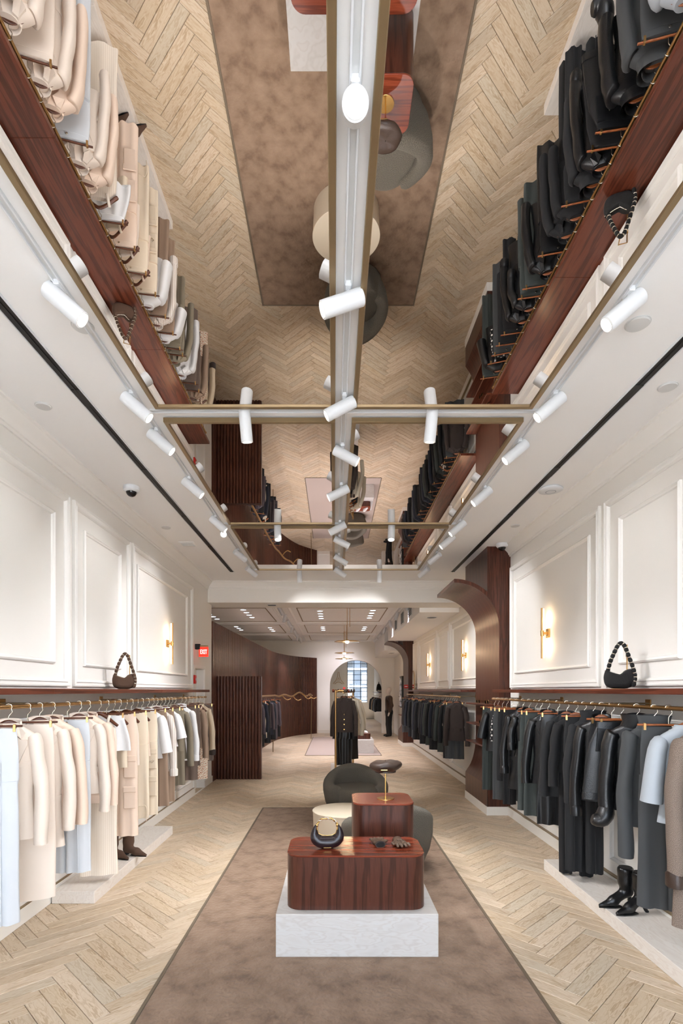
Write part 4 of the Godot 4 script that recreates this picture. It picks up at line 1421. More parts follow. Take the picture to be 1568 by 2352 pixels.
# a sleeve: lens-shaped section with a soft pressed edge front and back
func sleeve_tube(s: SurfaceTool, path: Array, rx: Array, ry: Array) -> SurfaceTool:
	var rings := []
	for i in path.size():
		var t: Vector3 = (path[mini(i + 1, path.size() - 1)] - path[maxi(i - 1, 0)]).normalized()
		var side := t.cross(Vector3(0, 0, 1)).normalized()
		var fr := side.cross(t).normalized()
		var r := PackedVector3Array()
		for k in 20:
			var w := TAU * k / 20
			var c := cos(w)
			var sn := sin(w)
			r.append(path[i] + side * rx[i] * signf(c) * pow(absf(c), 0.9) + fr * ry[i] * signf(sn) * pow(absf(sn), 1.15))
		rings.append(r)
	return loft(s, rings)


func jacket(o: Node3D, p: Dictionary) -> void:
	var m: Material = M[p.m]
	var sw: float = g(p, "sw", 0.155)
	var hem: float = g(p, "hem", -0.78)
	var ww: float = g(p, "ww", 0.128)
	var hw: float = g(p, "hw", 0.155)
	var th: float = g(p, "th", 0.05)
	var waist := lerpf(-0.3, hem, 0.5)
	var prof := [[-0.098, 0.05, 0.04], [-0.118, 0.075, 0.05], [-0.148, sw * 0.78, 0.055], [-0.172, sw * 0.97, 0.05], [-0.2, sw, 0.052], [-0.28, sw * 0.94, th * 1.1], [waist, ww, th], [hem, hw, th]]
	if g(p, "long", false):
		prof = [[-0.098, 0.05, 0.04], [-0.118, 0.075, 0.05], [-0.148, sw * 0.78, 0.055], [-0.172, sw * 0.97, 0.05], [-0.2, sw, 0.052], [-0.28, sw * 0.94, th * 1.1], [-0.55, ww, th], [-0.8, (ww + hw) / 2, th], [hem, hw, th]]
	part("body", cloth(S(), prof, g(p, "fold", 0.008), 3.0, g(p, "ph", 0.0)), m, o)
	var sl: float = g(p, "sl", -0.84)
	if sl < -0.1:
		for sg in [-1.0, 1.0]:
			var k: float = g(p, "bulk", 1.0)
			var out: float = 0.004 + 0.36 * g(p, "out", 0.055)
			var fwd: float = g(p, "fwd", 0.02)
			var path := smooth_path([Vector3((sw - 0.03) * sg, -0.176, 0), Vector3((sw - 0.012) * sg, -0.23, 0.004), Vector3((sw + out * 0.5) * sg, lerpf(-0.2, sl, 0.3), fwd * 0.4), Vector3((sw + out) * sg, lerpf(-0.2, sl, 0.62), fwd), Vector3((sw + out * 0.95) * sg, sl, fwd * 1.6)], 5)
			var rx := []
			var ry := []
			var ps: float = g(p, "ph", 0.0) + sg
			for i in path.size():
				var u := float(i) / (path.size() - 1)
				var cap := sqrt(clampf((u + 0.02) / 0.14, 0.0, 1.0))
				path[i] += Vector3(sin(u * 11.0 + ps), 0, cos(u * 9.0 + ps)) * 0.004 * cap
				rx.append(lerpf(0.045, g(p, "cuffw", 0.04), u) * k * lerpf(0.45, 1.0, cap) * (1.0 + 0.05 * sin(u * 23.0 + ps * 3.0)))
				ry.append(lerpf(0.068, g(p, "cuffd", 0.058), u) * k * lerpf(0.6, 1.0, cap))
			var slv := part("sleeve", sleeve_tube(S(), path, rx, ry), m, o)
			if p.has("cuff"):
				var e: Vector3 = path[-1]
				part("cuff", sweep(S(), [e + Vector3(0, 0.075, -0.002), e + Vector3(0, 0.06, 0), e - Vector3(0, 0.006, 0)], [rx[-1] * 0.9, rx[-1] * 1.12, rx[-1] * 1.1], [ry[-1] * 0.9, ry[-1] * 1.08, ry[-1] * 1.06], 18, Vector3(0, 0, 1)), M[p.cuff], slv)
			if g(p, "balloon", false):
				var e: Vector3 = path[-1]
				part("gathered_cuff", sweep(S(), smooth_path([e + Vector3(0, 0.02, 0), e + Vector3(0.01 * sg, -0.035, 0.02), e + Vector3(0.045 * sg, -0.07, 0.04), e + Vector3(0.09 * sg, -0.06, 0.05)], 3), [0.045, 0.052, 0.056, 0.058, 0.056, 0.056, 0.05, 0.045, 0.042, 0.03], [0.06, 0.066, 0.07, 0.072, 0.07, 0.066, 0.06, 0.055, 0.05, 0.04], 18, Vector3(0, 0, 1)), m, slv)
	var collar: String = g(p, "collar", "notch")
	if collar != "none":
		var nk := []
		for i in 11:
			var a := PI * i / 10
			nk.append(Vector3(cos(a) * 0.066, -0.108 + 0.014 * sin(a), -sin(a) * 0.05))
		part("collar", sweep(S(), nk, 0.007, 0.026 if collar != "stand" else 0.05, 8), m, o)
	if collar == "notch":
		for sg in [-1.0, 1.0]:
			part("lapel", patch(S(), [[0.03, -0.15], [0.07, -0.195], [0.105, -0.2], [0.108, -0.222], [0.065, -0.335], [0.008, -0.45], [0.0, -0.45], [0.022, -0.28]], prof, 0.017, sg), m, o)
			part("collar_leaf", patch(S(), [[0.026, -0.1], [0.055, -0.104], [0.098, -0.156], [0.075, -0.19], [0.034, -0.152]], prof, 0.019, sg), m, o)
	elif collar == "shirt":
		for sg in [-1.0, 1.0]:
			part("collar_leaf", patch(S(), [[0.004, -0.135], [0.026, -0.098], [0.055, -0.104], [0.08, -0.15], [0.055, -0.2]], prof, 0.018, sg), m, o)
	elif collar == "stand":
		part("funnel_collar", cloth(S(), [[-0.052, 0.1, 0.075], [-0.1, 0.088, 0.068], [-0.15, 0.11, 0.06]], 0.004, 2.0, 0.5, 28, false), m, o)
	if g(p, "pocket", false):
		for sg in [-1.0, 1.0]:
			part("pocket_flap", patch(S(), [[0.055, hem * 0.72], [0.135, hem * 0.72 + 0.012], [0.135, hem * 0.72 - 0.035], [0.055, hem * 0.72 - 0.047]], prof, 0.008, sg), m, o)
	if g(p, "welt", false):
		part("breast_pocket", patch(S(), [[0.05, -0.345], [0.125, -0.325], [0.126, -0.345], [0.052, -0.367]], prof, 0.009, 1.0), m, o)
	var nb: int = g(p, "buttons", 0)
	for i in nb:
		var y: float = lerpf(-0.44, hem + 0.06, float(i) / maxi(1, nb - 1))
		part("button", button(S(), Vector3(g(p, "bx", 0.0), y, front_z(prof, 0, y) + 0.004), g(p, "br", 0.009)), M[g(p, "bm", p.m)], o)
	if g(p, "zip", false):
		part("zip", sweep(S(), [Vector3(0, -0.15, front_z(prof, 0, -0.15) + 0.004), Vector3(0.004, lerpf(-0.15, hem, 0.5), front_z(prof, 0, waist) + 0.006), Vector3(0, hem, th + 0.004)], 0.004, 0.003, 6, Vector3(0, 0, 1)), M.nickel, o)
	if g(p, "belt", false):
		part("belt", cloth(S(), [[waist + 0.02, ww * 1.04, th * 1.12], [waist - 0.02, ww * 1.04, th * 1.12]], 0.0, 1.0), m, o)


func trousers(o: Node3D, p: Dictionary) -> void:
	var m: Material = M[p.m]
	var w: float = g(p, "w", 0.145)
	var hem: float = g(p, "hem", -1.2)
	var lw: float = g(p, "lw", 0.078)
	var fw: float = g(p, "fw", lw)
	var ph: float = g(p, "ph", 0.0)
	part("waistband", cloth(S(), [[-0.118, w, 0.017], [-0.16, w * 1.02, 0.019]], 0.0, 1.0), m, o)
	var top := [[-0.158, w * 1.02, 0.02], [-0.26, w * 1.08, 0.032], [-0.4, w * 1.08, 0.036], [-0.44, w * 1.04, 0.034]]
	part("hips", cloth(S(), top, 0.006, 3.0, ph), m, o)
	for sg in [-1.0, 1.0]:
		var zz: float = 0.012 * sg
		var s := S()
		var prof := [[-0.42, lw * 0.98, 0.034, 0.073 * sg], [-0.6, lw, 0.034, 0.076 * sg], [lerpf(-0.6, hem, 0.6), lerpf(lw, fw, 0.5), 0.032, 0.078 * sg], [hem, fw, 0.032, (0.08 + g(p, "part", 0.0)) * sg]]
		cloth(s, prof, g(p, "fold", 0.012), 3.5, ph + sg)
		var leg := part("leg", s, m, o, Vector3(0, 0, zz))
		zz = 0.0
		if g(p, "crease", true):
			part("crease", sweep(S(), [Vector3(0.074 * sg, -0.3, 0.036 + zz), Vector3(0.076 * sg, -0.6, 0.04 + zz), Vector3(0.078 * sg, hem * 0.8, 0.041 + zz), Vector3(0.08 * sg, hem, 0.038 + zz)], 0.003, 0.006, 6, Vector3(0, 0, 1)), m, leg)
		if g(p, "cargo", false):
			for y in [-0.52, -0.8]:
				part("cargo_pocket", box(S(), Vector3(0.1 * sg, y - 0.09, 0.042 + zz), Vector3(0.105, 0.17, 0.022), 0.006), m, leg)
				part("pocket_flap", box(S(), Vector3(0.1 * sg, y, 0.052 + zz), Vector3(0.115, 0.055, 0.014), 0.005), m, leg)
		if g(p, "tie", false):
			part("hem_tie", sweep(S(), smooth_path([Vector3(0.02 * sg, hem + 0.14, 0.05), Vector3(0.08 * sg, hem + 0.12, 0.056), Vector3(0.13 * sg, hem + 0.13, 0.05), Vector3(0.15 * sg, hem + 0.08, 0.06), Vector3(0.145 * sg, hem - 0.02, 0.06)], 4), 0.004, 0.004, 6, Vector3(0, 0, 1)), m, leg)
	part("button", button(S(), Vector3(0, -0.138, 0.021)), M.nickel, o)
	if g(p, "ring", false):
		part("d_ring", sweep(S(), [Vector3(0.11, -0.6, 0.07), Vector3(0.13, -0.615, 0.072), Vector3(0.11, -0.635, 0.072), Vector3(0.09, -0.615, 0.072)], 0.003, 0.003, 6, Vector3(0, 0, 1), false, true), M.nickel, o)


func skirt(o: Node3D, p: Dictionary) -> void:
	var m: Material = M[p.m]
	var w: float = g(p, "w", 0.145)
	var hw: float = g(p, "hw", 0.17)
	var hem: float = g(p, "hem", -0.8)
	var th: float = g(p, "th", 0.04)
	part("waistband", cloth(S(), [[-0.118, w, 0.018], [-0.16, w * 1.02, 0.021]], 0.0, 1.0), m, o)
	var prof := [[-0.158, w * 1.02, 0.022], [-0.28, lerpf(w, hw, 0.55), 0.034], [lerpf(-0.28, hem, 0.5), lerpf(w, hw, 0.8), th], [hem, hw, th]]
	part("panel", cloth(S(), prof, g(p, "fold", 0.016), g(p, "nf", 5.0), g(p, "ph", 0.0), 44), m, o)
	if g(p, "flap", false):
		part("overlay", patch(S(), [[-w, -0.165], [w, -0.165], [w * 1.1, -0.38], [0.0, -0.34], [-w * 1.1, -0.33]], prof, 0.018), m, o)
		part("button", button(S(), Vector3(0.03, -0.2, 0.055), 0.011), M.nickel, o)
		part("rivet", button(S(), Vector3(-0.09, -0.21, 0.045), 0.006), M.nickel, o)
	if g(p, "hemband", false):
		part("hem_band", cloth(S(), [[hem + 0.05, hw * 1.01, th * 1.08], [hem - 0.002, hw * 1.015, th * 1.1]], 0.0), m, o)


func top(o: Node3D, p: Dictionary) -> void:
	var m: Material = M[p.m]
	var hem: float = g(p, "hem", -0.7)
	var hw: float = g(p, "hw", 0.15)
	var th: float = g(p, "th", 0.04)
	var sw: float = g(p, "sw", 0.12)
	part("body", cloth(S(), [[-0.165, 0.075, 0.02], [-0.21, sw, 0.035], [-0.32, lerpf(sw, hw, 0.6), th], [lerpf(-0.32, hem, 0.5), hw * 0.95, th], [hem, hw, th]], g(p, "fold", 0.01), 4.0, g(p, "ph", 0.0)), m, o)
	for sg in [-1.0, 1.0]:
		part("strap", sweep(S(), smooth_path([Vector3(0.085 * sg, -0.11, 0.0), Vector3(0.08 * sg, -0.13, 0.018), Vector3(0.07 * sg, -0.19, 0.036)], 3), 0.012, 0.004, 8, Vector3(0, 0, 1)), m, o)


func short_sleeves(o: Node3D, p: Dictionary) -> void:
	var q := p.duplicate()
	q.sl = -0.1
	if not q.has("collar"):
		q.collar = "none"
	jacket(o, q)
	var sl: float = p.sl
	var sw: float = g(p, "sw", 0.155)
	for sg in [-1.0, 1.0]:
		var wide: float = g(p, "wide", 0.07)
		part("sleeve", sweep(S(), smooth_path([Vector3((sw - 0.045) * sg, -0.18, 0), Vector3((sw - 0.005) * sg, -0.25, 0), Vector3((sw + wide * 0.6) * sg, sl, 0.015)], 4), [0.022, 0.036, 0.046, 0.05, 0.052, 0.054, 0.056, 0.058, 0.06], [0.045, 0.066, 0.076, 0.08, 0.082, 0.084, 0.086, 0.088, 0.09], 18, Vector3(0, 0, 1)), M[p.m], o)
	part("neck_rib", cloth(S(), [[-0.094, 0.062, 0.045], [-0.116, 0.074, 0.05]], 0.0, 1.0), M[p.m], o)


const KIND_NAME := {"jacket": "jacket", "trousers": "trousers", "skirt": "skirt", "top": "sleeveless_top", "tee": "tee_shirt", "coat": "coat", "shirt": "shirt", "dress": "dress"}


func hang(kind: String, p: Dictionary, at: Vector3, yaw: float, label: String, wood: String, group: String) -> void:
	var turn := deg_to_rad(yaw)
	p.ph = rng.randf() * 6.0
	var o := thing(g(p, "called", KIND_NAME[kind]), label, g(p, "cat", KIND_NAME[kind].replace("_", " ")), at, turn, group)
	match kind:
		"jacket", "coat", "shirt":
			jacket(o, p)
		"trousers":
			trousers(o, p)
		"skirt":
			skirt(o, p)
		"tee":
			short_sleeves(o, p)
		_:
			top(o, p)
	if p.has("legs"):
		trousers(o, {"m": p.m, "hem": p.legs, "lw": 0.06, "fw": 0.055, "crease": false, "w": 0.12})
	var clip: bool = kind == "trousers" or kind == "skirt" or g(p, "clip", false)
	var what: String = "clip" if clip else "shoulder"
	var short := label.split(" ")
	hanger("clip" if clip else "wood", wood, at, turn, "%s wooden %s hanger holding the %s" % ["dark" if wood == "hanger_dark" else "honey coloured", what, " ".join(short.slice(0, mini(9, short.size())))], group + " hangers")


func build_wall_rails() -> void:
	var grp := "pale clothes on the long wall rail"
	for a in [
		[3.03, "trousers", {m = "cool_white", hem = -1.235, lw = 0.082}, 16, "cool white straight trousers with a pressed crease beside the welt-pocket blazer"],
		[3.22, "jacket", {m = "ivory", welt = true, buttons = 1, hem = -0.8}, 24, "ivory blazer with a slanted breast pocket"],
		[3.42, "skirt", {m = "ivory", hem = -1.24, hw = 0.165, fold = 0.008, nf = 2.0}, 17, "long ivory pencil skirt between two blazers"],
		[3.56, "jacket", {m = "ivory", hem = -0.95, belt = true, out = 0.06}, 24, "ivory belted blazer with a wide notch lapel"],
		[3.72, "jacket", {m = "blush", hem = -0.85, collar = "shirt", out = 0.07}, 25, "plain blush white collared jacket with flared sleeves"],
		[3.93, "trousers", {m = "cool_white", hem = -1.24, lw = 0.085}, 16, "off-white wide trousers above the near end of the stone platform"],
		[4.11, "jacket", {m = "ivory", hem = -0.7, buttons = 2, pocket = true, out = 0.06}, 26, "ivory cropped blazer with deep lapels over the stone platform"],
		[4.26, "jacket", {m = "blush", hem = -0.8, collar = "shirt", sl = -0.82, out = 0.065}, 26, "warm white collared jacket next to the ribbed knit dress"],
		[4.46, "dress", {m = "ribbed", hem = -1.44, hw = 0.15, fold = 0.012, sw = 0.13}, 12, "long ribbed cream knit dress over the stone platform"],
		[4.61, "skirt", {m = "bright_white", hem = -0.42, hw = 0.21, fold = 0.03, nf = 7.0}, 10, "short flared white pleated skirt"],
		[4.75, "top", {m = "cream", hem = -0.58}, -14, "cream tank top behind the pleated skirt"],
		[4.88, "trousers", {m = "blush", hem = -1.23, cargo = true, crease = false, lw = 0.085}, 12, "blush cargo trousers with large flap pockets"],
		[5.03, "top", {m = "ivory", hem = -0.6}, -16, "ivory tank top beside the cargo trousers"],
		[5.17, "trousers", {m = "cream", hem = -1.14, tie = true, crease = false, lw = 0.09, fw = 0.085, fold = 0.02}, 14, "cream canvas trousers with drawstring hems"],
		[5.31, "top", {m = "blush", hem = -0.55}, -15, "blush camisole top between two canvas trousers"],
		[5.45, "trousers", {m = "cream", hem = -1.17, cargo = true, crease = false, ring = true, lw = 0.085}, 10, "cream cargo trousers with a metal ring on the pocket"],
		[5.62, "tee", {m = "bright_white", hem = -0.62, sl = -0.56}, 16, "bright white boxy tee beside the striped shirt"],
		[5.77, "trousers", {m = "taupe", hem = -1.15, lw = 0.085, fw = 0.1}, 12, "taupe flared trousers under the white tee"],
		[5.9, "shirt", {m = "striped", hem = -0.8, collar = "shirt", buttons = 5, cuff = "striped"}, 20, "striped white and tan shirt with cuffs"],
		[6.04, "trousers", {m = "taupe", hem = -1.16, lw = 0.08}, 12, "taupe straight trousers beyond the striped shirt"],
		[6.17, "tee", {m = "bright_white", hem = -0.55, sl = -0.46}, 16, "small white tee between the taupe and olive clothes"],
		[6.31, "skirt", {m = "olive", hem = -0.62, hw = 0.18, flap = true}, 14, "olive grey skirt with an overlay panel"],
		[6.43, "trousers", {m = "olive", hem = -1.04, lw = 0.085}, 12, "olive grey cropped trousers beside the olive blazer"],
		[6.57, "jacket", {m = "olive", hem = -0.75, out = 0.09, buttons = 2}, 26, "olive grey blazer with swinging sleeves"],
		[6.84, "shirt", {m = "bright_white", hem = -0.8, collar = "shirt", buttons = 5, cuff = "bright_white", sl = -0.8, out = 0.075}, 26, "crisp white shirt beside the olive blazer"],
		[7.02, "trousers", {m = "brown_wool", hem = -1.08, lw = 0.09}, 14, "brown wool trousers just beyond the white shirt"],
		[7.2, "skirt", {m = "brown_wool", hem = -0.92, hw = 0.16}, 14, "brown wool midi skirt by the floral dress"],
		[7.38, "jacket", {m = "taupe", hem = -0.7}, 24, "taupe wool jacket by the floral dress"],
		[7.58, "dress", {m = "floral", hem = -1.16, hw = 0.17, sw = 0.13}, 16, "cream floral print dress with orange flowers"],
		[7.77, "coat", {m = "beige", hem = -0.92, long = true, belt = true, cuff = "dark_brown", out = 0.09}, 28, "beige trench coat with dark cuffs near the rail end"],
		[7.97, "trousers", {m = "brown_wool", hem = -0.95, lw = 0.08}, 14, "short brown trousers at the end of the pale rail"],
	]:
		hang(a[1], a[2], Vector3(RLX, RLY, -a[0]), a[3], a[4], "hanger_dark", grp)
	grp = "black and grey clothes on the long wall rail"
	for a in [
		[2.97, "coat", {m = "tweed", hem = -1.22, long = true, cuff = "brown_leather", sl = -0.98, out = 0.03, hw = 0.17, ww = 0.15}, -14, "brown grey tweed coat with buckled cuff straps"],
		[3.14, "tee", {m = "pale_grey", hem = -0.68, sl = -0.56, wide = 0.05}, -22, "pale blue grey tee beside the tweed coat"],
		[3.31, "trousers", {m = "charcoal", hem = -1.25, lw = 0.09, fw = 0.09, crease = false, w = 0.15}, -14, "charcoal wool jogging trousers with a gathered waist"],
		[3.46, "jacket", {m = "charcoal", hem = -0.78, sl = -0.98, collar = "stand", out = 0.03, bulk = 1.15, called = "hoodie", cat = "hoodie"}, -22, "charcoal wool hoodie behind the jogging trousers"],
		[3.66, "jacket", {m = "black_leather", hem = -0.72, sl = -0.72, collar = "stand", bulk = 1.2, sw = 0.165, balloon = true, zip = true, pocket = true, out = 0.05}, -26, "black leather bomber jacket with ballooning cuffs"],
		[3.86, "skirt", {m = "black_leather", hem = -0.68, w = 0.165, hw = 0.265, flap = true, fold = 0.006, hemband = true}, -9, "black mini skirt with an overlay panel and round studs"],
		[3.99, "skirt", {m = "black_cotton", hem = -0.64, hw = 0.2, fold = 0.01}, -10, "black cotton mini skirt behind the studded skirt"],
		[4.14, "jacket", {m = "black_leather", hem = -0.75, sl = -0.86, collar = "shirt", cuff = "black_leather", out = 0.07}, -24, "black leather shirt jacket with a snap cuff"],
		[4.28, "shirt", {m = "black_wool", hem = -0.62, collar = "stand", sl = -0.8}, -20, "black roll-neck knit top"],
		[4.43, "trousers", {m = "black_wool", hem = -1.4, lw = 0.07, fw = 0.066}, -16, "long slim black wool trousers reaching the stone platform"],
		[4.58, "shirt", {m = "black_cotton", hem = -0.6, sl = -0.72, collar = "none", legs = -1.47, called = "jumpsuit", cat = "jumpsuit"}, -22, "long black stretch jumpsuit hanging past the platform edge"],
		[4.76, "coat", {m = "black_wool", hem = -0.84, collar = "notch", out = 0.08}, -24, "black wool blazer beside the jumpsuit"],
		[4.95, "trousers", {m = "black_leather", hem = -1.14, lw = 0.1, fw = 0.105, crease = false, fold = 0.02}, -14, "wide black leather trousers with creases at the knee"],
		[5.18, "jacket", {m = "black_leather", hem = -0.8, out = 0.11, collar = "notch", sl = -0.8, bulk = 1.1}, -26, "black leather blazer with a swinging sleeve"],
		[5.36, "skirt", {m = "slate_green", hem = -1.15, hw = 0.16}, -14, "long slate coloured leather skirt"],
		[5.5, "trousers", {m = "slate_green", hem = -1.13, lw = 0.095}, -12, "slate wide trousers beside the long skirt"],
		[5.68, "jacket", {m = "black_leather", hem = -0.6, sl = -0.52, zip = true, buttons = 1, bm = "nickel", cuff = "black_leather"}, -24, "cropped black biker jacket with silver studs"],
		[5.87, "coat", {m = "black_leather", hem = -0.98, long = true, sl = -0.8, cuff = "black_leather", out = 0.1, belt = true}, -26, "black leather trench coat with buckled cuffs"],
		[6.06, "trousers", {m = "black_cotton", hem = -1.19, lw = 0.075}, -14, "plain black trousers between the trench coat and the dotted top"],
		[6.25, "skirt", {m = "black_wool", hem = -0.95, hw = 0.16}, -14, "black wool skirt near the dotted top"],
		[6.42, "trousers", {m = "charcoal", hem = -1.21, lw = 0.085}, -20, "charcoal creased trousers next to the dotted top"],
		[6.58, "top", {m = "dots_dark", hem = -0.52, clip = true}, -22, "black top with white polka dots"],
		[6.76, "tee", {m = "black_leather", hem = -0.66, sl = -0.5, wide = 0.08}, -24, "black leather top with wide cape sleeves"],
		[6.91, "trousers", {m = "slate_green", hem = -1.18, lw = 0.075}, -16, "slate trousers at the rail end by the wooden pier"],
	]:
		hang(a[1], a[2], Vector3(RRX, RRY, -a[0]), a[3], a[4], "hanger_light", grp)
	grp = "black clothes on the rail between the arches"
	var i := 0
	var d := 9.12
	while d < 15.2:
		var k: Array = [
			["shirt", {m = "dark_brown", hem = -0.75, collar = "shirt", buttons = 4, pocket = true}, "dark brown wool shirt jacket with flap pockets between the arches"],
			["trousers", {m = "black_wool", hem = -1.1, lw = 0.085}, "black wool trousers on the rail between the arches"],
			["trousers", {m = "charcoal", hem = -1.08, lw = 0.085}, "charcoal trousers on the rail between the arches"],
			["jacket", {m = "black_wool", hem = -0.76}, "black wool blazer on the rail between the arches"],
			["skirt", {m = "black_leather", hem = -0.75, hw = 0.18}, "black leather skirt on the rail between the arches"],
			["top", {m = "dots_pale", hem = -0.55}, "cream top with dark polka dots between the arches"],
			["coat", {m = "slate_green", hem = -1.05, long = true, belt = true}, "slate belted coat on the rail between the arches"],
			["jacket", {m = "navy", hem = -0.76}, "dark navy blazer on the rail between the arches"],
		][[0, 2, 1, 3, 5, 6, 3, 4, 7, 1, 3, 6, 7, 3, 1, 4, 3, 7, 1, 2, 3, 1, 7, 3][i % 24]]
		hang(k[0], k[1].duplicate(), Vector3(RRX + 0.02, RRY, -d), -12.0 - rng.randf() * 14.0, k[2].replace(" on the rail between the arches", "").replace(" between the arches", "") + ", %s from the large arch" % ORD[i], "hanger_light", grp)
		d += 0.17 + i * 0.006
		i += 1


# ---------------------------------------------------------------- the rear room
func build_back_room() -> void:
	# curving wall of walnut slats
	var path := []
	for v in smooth_path([Vector2(-2.29, 9.95), Vector2(-2.22, 12.6), Vector2(-2.14, 15.5), Vector2(-2.06, 17.6), Vector2(-1.86, 18.9), Vector2(-1.4, 20.2), Vector2(-0.7, 21.1)], 24):
		path.append(v)
	var wall := thing("slatted_wall", "tall curving wall of dark walnut slats", "slatted wall", Vector3(-2.1, 0, -15.5))
	var off := Vector3(2.1, 0, 15.5)
	var s := S()
	s.set_smooth_group(1)
	for i in path.size() - 1:
		var a := Vector3(path[i].x - 0.06, 0, -path[i].y) + off
		var b := Vector3(path[i + 1].x - 0.06, 0, -path[i + 1].y) + off
		quad(s, a, b, b + Vector3(0, 2.98, 0), a + Vector3(0, 2.98, 0))
		quad(s, a + Vector3(0, 2.98, 0), b + Vector3(0, 2.98, 0), b + Vector3(-0.06, 2.98, -0.02), a + Vector3(-0.06, 2.98, -0.02))
	part("backing", s, M.slat, wall)
	var slat := mesh_of(prism(S(), PackedVector2Array([Vector2(-0.034, -0.02), Vector2(0.034, -0.02), Vector2(0.034, 0.018), Vector2(0.022, 0.032), Vector2(-0.022, 0.032), Vector2(-0.034, 0.018)]), 0.0, 2.99, Transform3D(Basis(Vector3(1, 0, 0), Vector3(0, 0, 1), Vector3(0, 1, 0)), Vector3.ZERO)))
	var run := 0.0
	for i in path.size() - 1:
		var seg: float = path[i].distance_to(path[i + 1])
		var t: Vector2 = (path[i + 1] - path[i]).normalized()
		while run < seg:
			var p: Vector2 = path[i] + t * run
			var o := place("slat", slat, M.slat, wall, Vector3(p.x, 0, -p.y) + off)
			o.rotation.y = atan2(t.y, t.x)
			run += 0.094
		run -= seg
	part("end_post", box(S(), Vector3(-2.315, 1.495, -9.93) + off, Vector3(0.1, 2.99, 0.06), 0.004), M.slat, wall)
	# fluted partition in front of it
	var par := thing("fluted_partition", "low freestanding partition of fluted dark walnut", "partition", Vector3(-1.855, 0, -10.24))
	part("core", box(S(), Vector3(0, 0.985, 0), Vector3(0.91, 1.97, 0.07), 0.003), M.slat, par)
	s = S()
	var half := PackedVector2Array()
	for v in arc(0, 0, 0.028, 0.034, 0, 180, 8):
		half.append(v)
	var flute := mesh_of(prism(s, half, 0.0, 1.975, Transform3D(Basis(Vector3(1, 0, 0), Vector3(0, 0, 1), Vector3(0, 1, 0)), Vector3.ZERO)))
	for side in [0.0, PI]:
		for i in 15:
			var o := place("flute", flute, M.slat, par, Vector3(-0.42 + i * 0.06, 0, 0.03 if side == 0.0 else -0.03))
			o.rotation.y = side
	part("edge_post", box(S(), Vector3(0.452, 0.987, 0), Vector3(0.02, 1.975, 0.1), 0.004), M.slat, par)
	# bronze branch rail along the slatted wall
	var br := thing("branch_rail", "wavy bronze branch clothes rail along the slatted wall", "rail", Vector3(-1.7, 0, -14.5))
	var bo := Vector3(1.7, 0, 14.5)
	var pts := []
	var k := 0
	for v in smooth_path([Vector2(-1.78, 11.2), Vector2(-1.74, 12.6), Vector2(-1.7, 14.0), Vector2(-1.6, 15.4), Vector2(-1.3, 16.9), Vector2(-0.95, 18.0), Vector2(-0.78, 18.8)], 8):
		var w := smoothstep(20.0, 26.0, float(k))
		pts.append(Vector3(v.x, 1.56 + w * (0.045 * sin(k * 0.75) + 0.03 * sin(k * 0.4)), -v.y) + bo)
		k += 1
	part("branch", tube(S(), pts, 0.026, 10), M.brass, br)
	for i in [1, 20, pts.size() - 2]:
		var e: Vector3 = pts[i]
		part("post", tube(S(), [e, Vector3(e.x - 0.02, 0.0, e.z)], 0.012, 8), M.bronze, br)
	for i in [26, 32, 38, 43]:
		var e: Vector3 = pts[i]
		part("twig", tube(S(), smooth_path([e, e + Vector3(0.06, -0.08, 0.02), e + Vector3(0.16, -0.14, 0.05), e + Vector3(0.26, -0.1, 0.04)], 4), 0.014, 8), M.brass, br)
	var kinds := [["coat", {m = "dark_brown", hem = -1.1, long = true}, "long dark brown coat behind the fluted partition"], ["jacket", {m = "plum_grey", hem = -0.8}, "plum grey blazer on the branch rail"], ["trousers", {m = "black_wool", hem = -1.15}, "black trousers on the branch rail"], ["dress", {m = "plum_grey", hem = -1.15, hw = 0.16}, "plum grey dress on the branch rail"], ["coat", {m = "navy", hem = -1.0, long = true}, "navy coat on the branch rail"]]
	for i in 13:
		var kk: Array = kinds[[0, 3, 1, 2, 4, 3, 2, 1, 4, 2, 3, 1, 2][i]]
		if i == 5:
			kk = ["dress", {m = "ecru", hem = -1.0, hw = 0.12}, "slim ecru dress on the branch rail"]
		var d := 11.45 + i * 0.3
		hang(kk[0], kk[1].duplicate(), Vector3(-1.775 + maxf(0.0, i - 3.0) * 0.012, 1.546, -d), 14.0 + rng.randf() * 10.0, kk[2].replace(" on the branch rail", "") + ("" if i == 0 else ", %s on the branch rail" % ORD[i]), "hanger_light", "dark clothes on the branch rail")
	# brass garment rack in the middle
	var r := thing("brass_rack", "freestanding brass garment rack with a leather-wrapped crossbar", "garment rack", Vector3(0.2, 0, -11.2))
	part("base_slab", box(S(), Vector3(0.03, 0.03, 0.0), Vector3(0.6, 0.06, 1.7), 0.004), M.stone, r)
	part("post", tube(S(), smooth_path([Vector3(-0.17, 0.06, 0.72), Vector3(-0.17, 1.58, 0.72), Vector3(-0.165, 1.655, 0.715), Vector3(-0.12, 1.69, 0.69), Vector3(-0.02, 1.69, 0.66)], 5), 0.02, 14), M.brass, r)
	part("post", tube(S(), [Vector3(0.225, 0.06, -0.78), Vector3(0.225, 1.69, -0.78)], 0.02, 14), M.brass, r)
	part("depth_bar", tube(S(), [Vector3(-0.02, 1.66, 0.66), Vector3(0.225, 1.66, -0.78)], 0.014, 12), M.brass, r)
	for i in 9:
		part("leather_wrap", lathe(S(), [Vector2(0.016, -0.022), Vector2(0.03, -0.02), Vector2(0.034, 0), Vector2(0.03, 0.02), Vector2(0.016, 0.022)], 16, Transform3D(Basis(Vector3.UP, Vector3.RIGHT, Vector3(0, 0, -1)), Vector3(-0.215 + i * 0.051, 1.695, 0.64)), false), M.brown_leather if i % 3 else M.walnut_x, r)
